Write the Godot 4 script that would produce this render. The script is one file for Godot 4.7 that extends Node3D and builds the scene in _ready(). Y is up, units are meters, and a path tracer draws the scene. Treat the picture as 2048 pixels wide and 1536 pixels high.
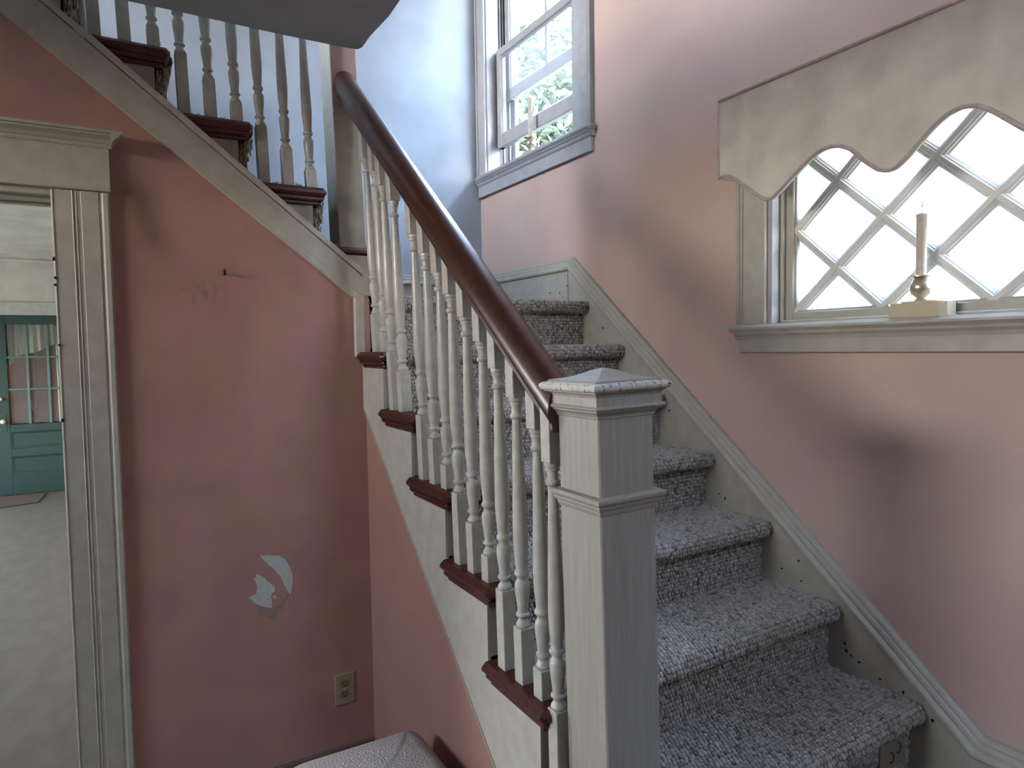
extends Node3D
# Stair hall of an old house: pink walls, carpeted stairs with a turned balustrade, two daylit windows.
# x to the right (right wall face at x = 0), y up (hall floor at 0), z towards the camera (left pink wall face at z = 0).

const RISE := 0.19
const RUN := 0.2398
const RUN2 := 0.2371
var M := {}
var rng := RandomNumberGenerator.new()
var used := {}

# ------------------------------------------------------------------ helpers
func tread_y(i: int) -> float: return 0.38 + RISE * i
func nose_z(i: int) -> float: return 1.228 - RUN * (i - 2)
func nose_x(i: int) -> float: return -1.143 - RUN2 * (i - 9)

func begin() -> SurfaceTool:
	var st := SurfaceTool.new()
	st.begin(Mesh.PRIMITIVE_TRIANGLES)
	st.set_smooth_group(-1)
	return st

func tri(st: SurfaceTool, a: Vector3, b: Vector3, c: Vector3, n: Vector3) -> void:
	if (c - a).cross(b - a).dot(n) >= 0.0:
		st.add_vertex(a); st.add_vertex(b); st.add_vertex(c)
	else:
		st.add_vertex(a); st.add_vertex(c); st.add_vertex(b)

func quad(st: SurfaceTool, a: Vector3, b: Vector3, c: Vector3, d: Vector3, n: Vector3) -> void:
	tri(st, a, b, c, n)
	tri(st, a, c, d, n)

# box with chamfered edges
func cbox(st: SurfaceTool, mn: Vector3, mx: Vector3, b := 0.0) -> void:
	var ctr := (mn + mx) * 0.5
	var h := (mx - mn) * 0.5
	b = minf(b, minf(h.x, minf(h.y, h.z)) * 0.98)
	if b <= 0.0:
		for ax in 3:
			for s in [-1.0, 1.0]:
				var n := Vector3(); n[ax] = s
				var u := Vector3(); u[(ax + 1) % 3] = h[(ax + 1) % 3]
				var v := Vector3(); v[(ax + 2) % 3] = h[(ax + 2) % 3]
				var o := ctr + n * h[ax]
				quad(st, o - u - v, o + u - v, o + u + v, o - u + v, n)
		return
	var P := func(sx: float, sy: float, sz: float, ax: int) -> Vector3:
		var q := Vector3(sx * (h.x - b), sy * (h.y - b), sz * (h.z - b))
		q[ax] = [sx * h.x, sy * h.y, sz * h.z][ax]
		return ctr + q
	for ax in 3:
		for s in [-1.0, 1.0]:
			var n := Vector3(); n[ax] = s
			var pts := []
			for uv in [[-1.0, -1.0], [1.0, -1.0], [1.0, 1.0], [-1.0, 1.0]]:
				var sg := [0.0, 0.0, 0.0]
				sg[ax] = s; sg[(ax + 1) % 3] = uv[0]; sg[(ax + 2) % 3] = uv[1]
				pts.append(P.call(sg[0], sg[1], sg[2], ax))
			quad(st, pts[0], pts[1], pts[2], pts[3], n)
	for ax in 3:
		var a1 := (ax + 1) % 3
		var a2 := (ax + 2) % 3
		for s1 in [-1.0, 1.0]:
			for s2 in [-1.0, 1.0]:
				var n := Vector3(); n[a1] = s1; n[a2] = s2
				var pts := []
				for e in [-1.0, 1.0]:
					var sg := [0.0, 0.0, 0.0]
					sg[ax] = e; sg[a1] = s1; sg[a2] = s2
					pts.append(P.call(sg[0], sg[1], sg[2], a1))
					pts.append(P.call(sg[0], sg[1], sg[2], a2))
				quad(st, pts[0], pts[1], pts[3], pts[2], n)
	for sx in [-1.0, 1.0]:
		for sy in [-1.0, 1.0]:
			for sz in [-1.0, 1.0]:
				tri(st, P.call(sx, sy, sz, 0), P.call(sx, sy, sz, 1), P.call(sx, sy, sz, 2), Vector3(sx, sy, sz))

# polygon (2D) in the plane o + u*x + v*y, thickened along w
func prism(st: SurfaceTool, pts: PackedVector2Array, o: Vector3, u: Vector3, v: Vector3, w: Vector3) -> void:
	if Geometry2D.is_polygon_clockwise(pts):
		pts = pts.duplicate(); pts.reverse()
	var idx := Geometry2D.triangulate_polygon(pts)
	for k in range(0, idx.size(), 3):
		var t := []
		for j in 3:
			var p := pts[idx[k + j]]
			t.append(o + u * p.x + v * p.y)
		tri(st, t[0], t[1], t[2], -w)
		tri(st, t[0] + w, t[1] + w, t[2] + w, w)
	for k in pts.size():
		var a := pts[k]
		var b := pts[(k + 1) % pts.size()]
		var e := b - a
		var n := u * e.y - v * e.x
		var A := o + u * a.x + v * a.y
		var B := o + u * b.x + v * b.y
		quad(st, A, B, B + w, A + w, n)

# profile (x = out along `out`, y = across, in the path's plane) swept along a planar path with mitres
func sweep(st: SurfaceTool, prof: PackedVector2Array, path: Array, out: Vector3, smooth := false) -> void:
	out = out.normalized()
	if Geometry2D.is_polygon_clockwise(prof):
		prof = prof.duplicate(); prof.reverse()
	var side := []
	for k in path.size() - 1:
		side.append((path[k + 1] - path[k]).normalized().cross(out))
	var rings := []
	for k in path.size():
		var m: Vector3
		if k == 0: m = side[0]
		elif k == path.size() - 1: m = side[k - 1]
		else: m = (side[k - 1] + side[k]) / (1.0 + side[k - 1].dot(side[k]))
		var ring := []
		for p in prof:
			ring.append(path[k] + out * p.x + m * p.y)
		rings.append(ring)
	if smooth: st.set_smooth_group(7)
	for k in path.size() - 1:
		for j in prof.size():
			var j2 := (j + 1) % prof.size()
			var e := prof[j2] - prof[j]
			var n: Vector3 = out * e.y - side[k] * e.x
			quad(st, rings[k][j], rings[k][j2], rings[k + 1][j2], rings[k + 1][j], n)
	st.set_smooth_group(-1)
	var idx := Geometry2D.triangulate_polygon(prof)
	for e in [0, path.size() - 1]:
		var d: Vector3 = path[1] - path[0] if e == 0 else path[e] - path[e - 1]
		var n: Vector3 = -d if e == 0 else d
		for k in range(0, idx.size(), 3):
			tri(st, rings[e][idx[k]], rings[e][idx[k + 1]], rings[e][idx[k + 2]], n)

# turned piece: prof = [radius, height]; smooth except at sharp bends; sides = 4 makes a square moulded piece
func lathe(st: SurfaceTool, prof: Array, o: Vector3, segs := 14, cap := true) -> void:
	var square := segs == 4
	var grp := 1
	for k in prof.size() - 1:
		var r0: float = prof[k][0]; var y0: float = prof[k][1]
		var r1: float = prof[k + 1][0]; var y1: float = prof[k + 1][1]
		if k > 0:
			var d0 := Vector2(r0 - prof[k - 1][0], y0 - prof[k - 1][1]).normalized()
			var d1 := Vector2(r1 - r0, y1 - y0).normalized()
			if d0.dot(d1) < 0.75: grp += 1
		st.set_smooth_group(-1 if square else grp)
		for s in segs:
			var a0 := TAU * s / segs + (PI / 4 if square else 0.0)
			var a1 := TAU * (s + 1) / segs + (PI / 4 if square else 0.0)
			var f := 1.41421356 if square else 1.0
			var c0 := Vector3(cos(a0), 0, sin(a0)) * f
			var c1 := Vector3(cos(a1), 0, sin(a1)) * f
			var am := (a0 + a1) * 0.5
			var n := Vector3(cos(am) * (y1 - y0), -(r1 - r0), sin(am) * (y1 - y0))
			var A := o + c0 * r0 + Vector3(0, y0, 0)
			var B := o + c1 * r0 + Vector3(0, y0, 0)
			var C := o + c1 * r1 + Vector3(0, y1, 0)
			var D := o + c0 * r1 + Vector3(0, y1, 0)
			if r0 > 1e-6: tri(st, A, B, C, n)
			if r1 > 1e-6: tri(st, A, C, D, n)
	st.set_smooth_group(-1)
	if cap:
		for e in [0, prof.size() - 1]:
			var r: float = prof[e][0]
			if r < 1e-4: continue
			for s in segs:
				var a0 := TAU * s / segs + (PI / 4 if square else 0.0)
				var a1 := TAU * (s + 1) / segs + (PI / 4 if square else 0.0)
				var f := 1.41421356 if square else 1.0
				var c := o + Vector3(0, prof[e][1], 0)
				tri(st, c, c + Vector3(cos(a0), 0, sin(a0)) * r * f, c + Vector3(cos(a1), 0, sin(a1)) * r * f, Vector3.DOWN if e == 0 else Vector3.UP)

# round tube along points
func tube(st: SurfaceTool, pts: Array, r: float, segs := 8) -> void:
	st.set_smooth_group(3)
	var rings := []
	for k in pts.size():
		var d: Vector3 = (pts[mini(k + 1, pts.size() - 1)] - pts[maxi(k - 1, 0)]).normalized()
		var u := d.cross(Vector3.UP if absf(d.y) < 0.9 else Vector3.RIGHT).normalized()
		var v := d.cross(u).normalized()
		var ring := []
		for s in segs:
			var a := TAU * s / segs
			ring.append(pts[k] + (u * cos(a) + v * sin(a)) * r)
		rings.append(ring)
	for k in pts.size() - 1:
		var mid: Vector3 = (pts[k] + pts[k + 1]) * 0.5
		for s in segs:
			var s2 := (s + 1) % segs
			var n: Vector3 = (rings[k][s] + rings[k][s2] + rings[k + 1][s] + rings[k + 1][s2]) * 0.25 - mid
			quad(st, rings[k][s], rings[k][s2], rings[k + 1][s2], rings[k + 1][s], n)
	st.set_smooth_group(-1)
	for e in [0, pts.size() - 1]:
		var n: Vector3 = pts[0] - pts[1] if e == 0 else pts[e] - pts[e - 1]
		for s in segs:
			tri(st, pts[e], rings[e][s], rings[e][(s + 1) % segs], n)

func commit(st: SurfaceTool, m: Material) -> ArrayMesh:
	st.generate_normals()
	var a := st.commit()
	a.surface_set_material(0, m)
	return a

func numbered(called: String) -> String:
	if not used.has(called):
		used[called] = 0
		return called
	used[called] += 1
	return "%s_%03d" % [called, used[called]]

# a mesh as a part of `parent`, or at top level
func obj(called: String, what, m: Material, parent: Node = null) -> MeshInstance3D:
	var o := MeshInstance3D.new()
	o.mesh = what if what is Mesh else commit(what, m)
	if what is Mesh and m: o.material_override = m
	o.name = called if parent else numbered(called)
	(parent if parent else self).add_child(o, true)
	return o

func thing(called: String, label: String, category: String, at := Vector3.ZERO, group := "") -> Node3D:
	var o := Node3D.new()
	o.name = numbered(called)
	add_child(o, true)
	o.position = at
	tag(o, label, category, group)
	return o

func tag(o: Node, label: String, category: String, group := "") -> void:
	o.set_meta("label", label)
	o.set_meta("category", category)
	if group: o.set_meta("group", group)

func struct_node(called: String, label := "", category := "") -> Node3D:
	var o := Node3D.new()
	o.name = called
	add_child(o, true)
	o.set_meta("kind", "structure")
	if label: tag(o, label, category)
	return o

func struct(called: String, st, m: Material, label := "", category := "") -> MeshInstance3D:
	var o := obj(called, st, m)
	o.name = called
	o.set_meta("kind", "structure")
	if label: tag(o, label, category)
	return o

func multi(called: String, mesh: Mesh, xf: Array, cols: Array, m: Material, parent: Node) -> MultiMeshInstance3D:
	var mm := MultiMesh.new()
	mm.transform_format = MultiMesh.TRANSFORM_3D
	mm.use_colors = true
	mm.mesh = mesh
	mm.instance_count = xf.size()
	for k in xf.size():
		mm.set_instance_transform(k, xf[k])
		mm.set_instance_color(k, cols[k])
	var o := MultiMeshInstance3D.new()
	o.multimesh = mm
	o.material_override = m
	o.name = called
	o.set_meta("kind", "stuff")
	parent.add_child(o, true)
	return o

# ------------------------------------------------------------------ materials
func noise_tex(seed_: int, freq: float, octaves: int, lo: Color, hi: Color, size := 512, type := FastNoiseLite.TYPE_SIMPLEX_SMOOTH, mid := -1.0) -> NoiseTexture2D:
	var n := FastNoiseLite.new()
	n.seed = seed_
	n.noise_type = type
	n.frequency = freq
	n.fractal_octaves = octaves
	var t := NoiseTexture2D.new()
	t.width = size; t.height = size
	t.seamless = true
	t.noise = n
	var g := Gradient.new()
	g.set_color(0, lo); g.set_color(1, hi)
	if mid >= 0.0:
		g.set_offset(0, mid); g.set_offset(1, minf(mid + 0.12, 1.0))
	t.color_ramp = g
	return t

func grey(v: float) -> Color: return Color(v, v, v)

func mat(called: String, c: Color, rough: float, tex: Texture2D = null, tscale := Vector3.ONE, bump: Texture2D = null, bump_cm := 0.0, world := true) -> StandardMaterial3D:
	var m := StandardMaterial3D.new()
	m.resource_name = called
	m.albedo_color = c
	m.roughness = rough
	if tex: m.albedo_texture = tex
	if tex or bump:
		m.uv1_triplanar = true
		m.uv1_world_triplanar = world
		m.uv1_scale = tscale
	if bump:
		m.heightmap_enabled = true
		m.heightmap_texture = bump
		m.heightmap_scale = bump_cm
	M[called] = m
	return m

func glass(called: String, c: Color) -> StandardMaterial3D:
	var m := StandardMaterial3D.new()
	m.resource_name = called
	m.albedo_color = c
	m.transparency = BaseMaterial3D.TRANSPARENCY_ALPHA
	m.roughness = 0.02
	M[called] = m
	return m

func make_materials() -> void:
	var mottle := noise_tex(3, 0.006, 4, grey(0.86), grey(1.0))
	var fine := noise_tex(5, 0.05, 3, grey(0.3), grey(0.8))
	var stipple := noise_tex(8, 0.12, 2, grey(0.2), grey(0.9))
	var dirt := noise_tex(12, 0.015, 5, Color(0.91, 0.90, 0.88), grey(1.0))
	var streak := noise_tex(15, 0.02, 4, grey(0.80), grey(1.0))
	var grain := noise_tex(18, 0.05, 3, grey(0.25), grey(0.95))
	var woodgrain := noise_tex(21, 0.03, 4, Color(0.45, 0.36, 0.33), Color(1.0, 0.95, 0.9))
	var peel := noise_tex(25, 0.035, 5, Color(0.50, 0.36, 0.26), Color(1.0, 1.0, 1.0), 512, FastNoiseLite.TYPE_SIMPLEX_SMOOTH, 0.24)
	var pinkmottle := noise_tex(31, 0.005, 4, Color(0.94, 0.915, 0.925), Color(1.0, 1.0, 0.985))
	mat("pink", Color(0.86, 0.75, 0.69), 0.62, pinkmottle, Vector3.ONE * 0.55, stipple, 0.03)
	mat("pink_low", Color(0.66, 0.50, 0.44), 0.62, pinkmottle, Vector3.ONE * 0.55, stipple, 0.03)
	mat("plaster_white", Color(0.755, 0.795, 0.83), 0.7, mottle, Vector3.ONE * 0.6, stipple, 0.03)
	mat("cream_wall", Color(0.90, 0.865, 0.80), 0.7, mottle, Vector3.ONE * 0.6, stipple, 0.03)
	mat("ceiling_grey", Color(0.90, 0.92, 0.94), 0.9, mottle, Vector3.ONE * 0.5, stipple, 0.04)
	mat("trim", Color(0.77, 0.755, 0.70), 0.42, dirt, Vector3.ONE * 1.6, fine, 0.02)
	mat("trim_dull", Color(0.73, 0.715, 0.65), 0.6, dirt, Vector3.ONE * 1.6, fine, 0.02)
	mat("trim_cool", Color(0.72, 0.72, 0.725), 0.38, dirt, Vector3.ONE * 1.6, fine, 0.015)
	mat("newel_paint", Color(0.69, 0.675, 0.63), 0.4, dirt, Vector3(2, 1, 2), grain, 0.06)
	M.newel_paint.uv1_scale = Vector3(9, 0.5, 9)
	mat("cap_paint", Color(0.87, 0.86, 0.82), 0.5, peel, Vector3.ONE * 3.2, fine, 0.12)
	mat("baluster_paint", Color(0.81, 0.80, 0.755), 0.28, dirt, Vector3.ONE * 3.0, fine, 0.015, false)
	mat("rail_wood", Color(0.33, 0.18, 0.11), 0.34, woodgrain, Vector3(16, 1.6, 1.6), grain, 0.01)
	M.rail_wood.clearcoat_enabled = true
	M.rail_wood.clearcoat = 0.35
	M.rail_wood.clearcoat_roughness = 0.22
	mat("tread_wood", Color(0.36, 0.165, 0.13), 0.36, woodgrain, Vector3(8, 8, 2), grain, 0.02)
	mat("bare_wood", Color(0.62, 0.42, 0.28), 0.8, woodgrain, Vector3(30, 30, 30), grain, 0.1)
	mat("carpet_base", Color(0.52, 0.49, 0.45), 1.0, mottle, Vector3.ONE * 6.0)
	var loop := mat("carpet_loop", Color.WHITE, 0.95)
	loop.vertex_color_use_as_albedo = true
	mat("carpet_fray", Color.WHITE, 1.0).vertex_color_use_as_albedo = true
	mat("floor_worn", Color(0.36, 0.345, 0.30), 0.5, streak, Vector3(0.9, 0.9, 0.35), fine, 0.02)
	mat("hall_floor", Color(0.66, 0.61, 0.55), 0.6, streak, Vector3.ONE)
	mat("valance_cloth", Color(0.92, 0.88, 0.82), 0.85, mottle, Vector3.ONE * 1.5, noise_tex(41, 0.022, 3, grey(0.0), grey(1.0), 512, FastNoiseLite.TYPE_CELLULAR), 0.10)
	M.valance_cloth.backlight_enabled = false
	mat("piping_cloth", Color(0.76, 0.70, 0.66), 0.8, mottle, Vector3.ONE * 8.0)
	mat("cushion_cloth", Color(0.78, 0.745, 0.71), 0.9, null, Vector3.ONE * 7.0, noise_tex(44, 0.04, 1, grey(0.0), grey(1.0), 512, FastNoiseLite.TYPE_CELLULAR), 0.25)
	mat("candle_wax", Color(0.88, 0.84, 0.76), 0.5, mottle, Vector3.ONE * 8.0)
	var br := mat("brass", Color(0.88, 0.84, 0.74), 0.3)
	br.metallic = 0.75
	mat("brass_pale", Color(0.84, 0.79, 0.68), 0.3).metallic = 0.25
	mat("ivory", Color(0.66, 0.62, 0.50), 0.45, dirt, Vector3.ONE * 12.0)
	mat("soot", Color(0.06, 0.055, 0.04), 0.8)
	mat("iron", Color(0.16, 0.10, 0.08), 0.6).metallic = 0.4
	mat("patch_white", Color(0.80, 0.82, 0.79), 0.8, dirt, Vector3.ONE * 9.0)
	mat("patch_grey", Color(0.60, 0.53, 0.49), 0.85, dirt, Vector3.ONE * 14.0)
	mat("patch_rim", Color(0.66, 0.50, 0.46), 0.85, dirt, Vector3.ONE * 14.0)
	mat("track", Color(0.13, 0.14, 0.16), 0.5)
	mat("green_paint", Color(0.085, 0.20, 0.185), 0.4, dirt, Vector3.ONE * 1.2, fine, 0.02)
	mat("brown_door", Color(0.55, 0.27, 0.09), 0.75, woodgrain, Vector3(6, 0.8, 6), grain, 0.01)
	mat("doormat", Color(0.27, 0.22, 0.16), 1.0, mottle, Vector3.ONE * 5.0, stipple, 0.4)
	mat("curtain_cloth", Color(0.72, 0.74, 0.66), 0.9, dirt, Vector3.ONE * 4.0)
	M.curtain_cloth.backlight_enabled = true
	M.curtain_cloth.backlight = Color(0.3, 0.3, 0.28)
	mat("siding", Color(0.72, 0.715, 0.70), 0.7, mottle, Vector3.ONE * 0.7)
	mat("siding_trim", Color(0.90, 0.90, 0.89), 0.6)
	mat("house_pane", Color(0.40, 0.46, 0.52), 0.6)
	mat("house_blind", Color(0.42, 0.35, 0.37), 0.8)
	mat("pale_ground", Color(0.72, 0.70, 0.63), 1.0, noise_tex(51, 0.03, 4, grey(0.6), grey(1.0)), Vector3.ONE * 0.6)
	mat("bark", Color(0.26, 0.20, 0.15), 0.95, woodgrain, Vector3(3, 0.6, 3))
	var lf := mat("leaf", Color.WHITE, 0.6)
	lf.vertex_color_use_as_albedo = true
	lf.backlight_enabled = true
	lf.backlight = Color(0.18, 0.24, 0.13)
	glass("pane_glass", Color(0.96, 0.98, 1.0, 0.06))
	glass("door_glass", Color(0.96, 0.97, 0.96, 0.05)).metallic_specular = 0.12
	glass("globe_glass", Color(0.95, 0.93, 0.88, 0.35))

# pink wall with mottled tone, a soft dark patch and scuffs
func marked_wall() -> StandardMaterial3D:
	var w := 640
	var h := 1280
	var im := Image.create(w, h, false, Image.FORMAT_RGB8)
	var n := FastNoiseLite.new(); n.seed = 77; n.frequency = 0.006; n.fractal_octaves = 4
	var n2 := FastNoiseLite.new(); n2.seed = 78; n2.frequency = 0.011; n2.fractal_octaves = 3
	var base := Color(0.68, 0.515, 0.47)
	for py in h:
		for px in w:
			var x := -2.3 + 1.3 * (px + 0.5) / w
			var y := 2.6 - 2.6 * (py + 0.5) / h
			var v := 1.0 + 0.07 * n.get_noise_2d(px, py)
			var hue := n2.get_noise_2d(px, py * 0.7)
			var c := Color(base.r * v, base.g * v * (1.0 + 0.04 * hue), base.b * v * (1.0 - 0.06 * hue))
			# soft dark patch beside the door casing
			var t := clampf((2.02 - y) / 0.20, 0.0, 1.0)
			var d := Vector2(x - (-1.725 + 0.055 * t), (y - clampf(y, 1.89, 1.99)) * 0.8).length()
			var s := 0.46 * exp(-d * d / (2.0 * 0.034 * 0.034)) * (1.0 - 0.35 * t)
			# rub marks round the nail
			var e := Vector2((x + 1.555) / 0.055, (y - 1.715) / 0.03)
			s += 0.22 * exp(-e.length_squared()) * maxf(0.0, n2.get_noise_2d(px * 9.0, py * 3.0)) * 2.0
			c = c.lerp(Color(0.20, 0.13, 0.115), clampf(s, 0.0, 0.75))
			im.set_pixel(px, py, c)
	var m := StandardMaterial3D.new()
	m.resource_name = "marked_pink"
	m.albedo_texture = ImageTexture.create_from_image(im)
	m.roughness = 0.62
	M["marked_pink"] = m
	return m

# ------------------------------------------------------------------ scene
func _ready() -> void:
	rng.seed = 20240
	# camera
	var cam := Camera3D.new()
	cam.name = "camera"
	add_child(cam)
	cam.position = Vector3(-1.79398, 1.52117, 2.39647)
	cam.rotation = Vector3(-0.0523752, -0.5242272, -0.0150198)
	cam.fov = 58.9212
	cam.near = 0.05
	cam.far = 200.0
	cam.current = true
	# sky and exposure
	var we := WorldEnvironment.new()
	we.name = "world"
	var env := Environment.new()
	var sky := Sky.new()
	var sm := ProceduralSkyMaterial.new()
	sm.sky_top_color = Color(0.62, 0.79, 1.0)
	sm.sky_horizon_color = Color(1.0, 0.965, 0.92)
	sm.sky_curve = 0.4
	sm.ground_bottom_color = Color(0.30, 0.32, 0.26)
	sm.ground_horizon_color = Color(0.55, 0.58, 0.55)
	sm.sky_energy_multiplier = 9.0
	sm.ground_energy_multiplier = 4.0
	sky.sky_material = sm
	env.sky = sky
	env.background_mode = Environment.BG_SKY
	env.tonemap_mode = Environment.TONE_MAPPER_LINEAR
	env.tonemap_exposure = 0.27
	env.sdfgi_enabled = true
	env.ssao_enabled = true
	env.ssil_enabled = true
	we.environment = env
	add_child(we)
	# sun from behind the house, over the roof, on the neighbour's wall
	var sun := DirectionalLight3D.new()
	sun.name = "sun"
	sun.light_color = Color(1.0, 0.95, 0.87)
	sun.light_energy = 7.0
	sun.light_angular_distance = 0.6
	sun.shadow_enabled = true
	add_child(sun)
	sun.look_at_from_position(Vector3(-5, 14, 2), Vector3(0, 0, 0))
	make_materials()
	marked_wall()
	build_shell()
	build_trims()
	build_window_lattice()
	build_window_sash()
	build_doorway()
	build_far_room()
	build_stairs()
	build_upper_stairs()
	build_balustrade()
	build_upper_balustrade()
	build_carpet()
	build_upper_carpet()
	build_valance()
	build_candles()
	build_small_things()
	build_outside()

# wall in the plane across `ax` (0 = x, 2 = z) with rectangular holes, made of boxes
func holed_wall(st: SurfaceTool, ax: int, p0: float, p1: float, lo: float, hi: float, y0: float, y1: float, holes: Array) -> void:
	var cuts := [lo, hi]
	for h in holes:
		cuts.append(h[0]); cuts.append(h[1])
	cuts.sort()
	for k in cuts.size() - 1:
		var a: float = cuts[k]; var b: float = cuts[k + 1]
		if b - a < 1e-4: continue
		var spans := [[y0, y1]]
		for h in holes:
			if h[0] <= a + 1e-5 and h[1] >= b - 1e-5:
				var out := []
				for s in spans:
					if h[2] > s[0]: out.append([s[0], minf(h[2], s[1])])
					if h[3] < s[1]: out.append([maxf(h[3], s[0]), s[1]])
				spans = out
		for s in spans:
			if s[1] - s[0] < 1e-4: continue
			if ax == 0: cbox(st, Vector3(p0, s[0], a), Vector3(p1, s[1], b))
			else: cbox(st, Vector3(a, s[0], p0), Vector3(b, s[1], p1))

func build_shell() -> void:
	# right wall with both windows
	var st := begin()
	holed_wall(st, 0, 0.0, 0.16, -1.14, 4.6, -0.1, 5.2, [[0.935, 2.165, 1.585, 2.18], [-0.93, -0.105, 2.47, 3.98]])
	struct("wall_right", st, M.pink, "salmon pink wall on the right pierced by the diamond window and the sash window", "wall")
	# back wall behind the landing
	st = begin()
	cbox(st, Vector3(-1.9, -0.1, -1.14), Vector3(0, 5.2, -1.0245))
	cbox(st, Vector3(-4.7, 2.62, -1.14), Vector3(-1.9, 5.2, -1.0245))
	struct("wall_back", st, M.plaster_white, "bluish white plaster wall behind the stair landing", "wall")
	# left pink wall under the upper flight, with the doorway
	st = begin()
	var poly := PackedVector2Array([Vector2(-4.6, 0), Vector2(-2.86, 0), Vector2(-2.86, 2.0), Vector2(-1.935, 2.0), Vector2(-1.935, 0), Vector2(-1.0, 0), Vector2(-1.0, 1.71), Vector2(-1.93, 2.445), Vector2(-2.02, 2.515), Vector2(-2.1, 2.55), Vector2(-4.6, 2.55)])
	var idx := Geometry2D.triangulate_polygon(poly)
	for k in range(0, idx.size(), 3):
		for side in 2:
			var q := []
			for j in 3: q.append(poly[idx[k + j]])
			var zz := 0.0 if side == 0 else -0.12
			var n := Vector3.BACK if side == 0 else Vector3.FORWARD
			var a := Vector3(q[0].x, q[0].y, zz); var b := Vector3(q[1].x, q[1].y, zz); var c := Vector3(q[2].x, q[2].y, zz)
			if (c - a).cross(b - a).dot(n) < 0.0:
				var tmp := b; b = c; c = tmp
			for p in [a, b, c]:
				st.set_uv(Vector2((p.x + 2.3) / 1.3, (2.6 - p.y) / 2.6))
				st.add_vertex(p)
	for k in poly.size():
		var a := poly[k]; var b := poly[(k + 1) % poly.size()]
		var e := b - a
		var nn := Vector3(e.y, -e.x, 0)
		if Geometry2D.is_polygon_clockwise(poly): nn = -nn
		st.set_uv(Vector2(0.05, 0.5))
		quad(st, Vector3(a.x, a.y, 0), Vector3(b.x, b.y, 0), Vector3(b.x, b.y, -0.12), Vector3(a.x, a.y, -0.12), nn)
	var wl := struct("wall_left", st, M.marked_pink, "dark pink wall under the upper flight with a white plaster patch and an outlet", "wall")
	# plaster repair, scraped unevenly: thin layers standing a little proud of the paint
	var patches := {
		"crescent": [[-1.4027, 0.8341], [-1.3895, 0.8314], [-1.3742, 0.8309], [-1.3705, 0.8283], [-1.3532, 0.8262], [-1.3398, 0.8211], [-1.3323, 0.8141], [-1.3265, 0.8106], [-1.3191, 0.7985], [-1.3116, 0.7879], [-1.3057, 0.7746], [-1.3026, 0.7596], [-1.2999, 0.7302], [-1.3034, 0.7019], [-1.3110, 0.6806], [-1.3146, 0.6916], [-1.3203, 0.6989], [-1.3312, 0.7237], [-1.3402, 0.7499], [-1.3569, 0.7734], [-1.3698, 0.7900], [-1.3828, 0.8024], [-1.3937, 0.8184]],
		"blob": [[-1.4198, 0.7726], [-1.4068, 0.7662], [-1.3920, 0.7534], [-1.3736, 0.7317], [-1.3605, 0.7190], [-1.3591, 0.7044], [-1.3710, 0.6924], [-1.3751, 0.6861], [-1.3715, 0.6782], [-1.3701, 0.6616], [-1.3725, 0.6458], [-1.3990, 0.6553], [-1.4231, 0.6704], [-1.4340, 0.6827], [-1.4356, 0.6891], [-1.4486, 0.6937], [-1.4324, 0.7015], [-1.4201, 0.7062], [-1.4171, 0.7278], [-1.4171, 0.7379], [-1.4242, 0.7513], [-1.4277, 0.7580], [-1.4202, 0.7606]],
		"grey": [[-1.4231, 0.6704], [-1.3991, 0.6533], [-1.3726, 0.6437], [-1.3416, 0.6434], [-1.3294, 0.6574], [-1.3338, 0.6439], [-1.3500, 0.6246], [-1.3581, 0.6120], [-1.3741, 0.5970], [-1.3775, 0.6120], [-1.3852, 0.6106], [-1.3962, 0.6242], [-1.4151, 0.6283], [-1.4222, 0.6399]],
		"rim": [[-1.3034, 0.7019], [-1.3110, 0.6806], [-1.3294, 0.6574], [-1.3416, 0.6434], [-1.3688, 0.6425], [-1.3432, 0.6541], [-1.3230, 0.6726], [-1.3125, 0.6953]],
		"chip": [[-1.3722, 0.6855], [-1.3653, 0.6893], [-1.3597, 0.6851], [-1.3511, 0.6803], [-1.3619, 0.6763]],
		"streak": [[-1.4302, 0.8537], [-1.4192, 0.8479], [-1.4100, 0.8403], [-1.4083, 0.8340], [-1.4138, 0.8399], [-1.4239, 0.8466]],
		"streak2": [[-1.4273, 0.6005], [-1.4130, 0.6045], [-1.4121, 0.6029], [-1.4259, 0.5986]],
	}
	for key in patches:
		var pv := PackedVector2Array()
		for q in patches[key]: pv.append(Vector2(q[0], q[1]))
		# ragged edge
		var rag := PackedVector2Array()
		for k in pv.size():
			var a := pv[k]; var b := pv[(k + 1) % pv.size()]
			rag.append(a)
			for j in [0.33, 0.66]:
				rag.append(a.lerp(b, j) + Vector2(rng.randfn(0, 0.0009), rng.randfn(0, 0.0009)))
		if Geometry2D.triangulate_polygon(rag).is_empty(): rag = pv
		st = begin()
		var th: float = {"crescent": 0.0016, "blob": 0.0014, "grey": 0.0008, "rim": 0.0010, "chip": 0.003, "streak": 0.0006, "streak2": 0.0006}[key]
		prism(st, rag, Vector3(0, 0, -0.001), Vector3.RIGHT, Vector3.UP, Vector3(0, 0, th + 0.001))
		var pm: Material = M.patch_grey if key in ["grey"] else (M.patch_rim if key in ["rim", "streak", "streak2"] else M.patch_white)
		obj("plaster_patch", st, pm, wl)
	# pink panel under the stair string
	st = begin()
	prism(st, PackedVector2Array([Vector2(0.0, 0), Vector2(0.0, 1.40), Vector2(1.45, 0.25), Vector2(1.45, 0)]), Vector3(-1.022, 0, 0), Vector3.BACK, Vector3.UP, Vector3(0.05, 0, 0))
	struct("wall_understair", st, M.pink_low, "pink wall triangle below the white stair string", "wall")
	# hall ceiling slab: underside 2.55, with the stairwell left open at the right and the back
	st = begin()
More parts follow.
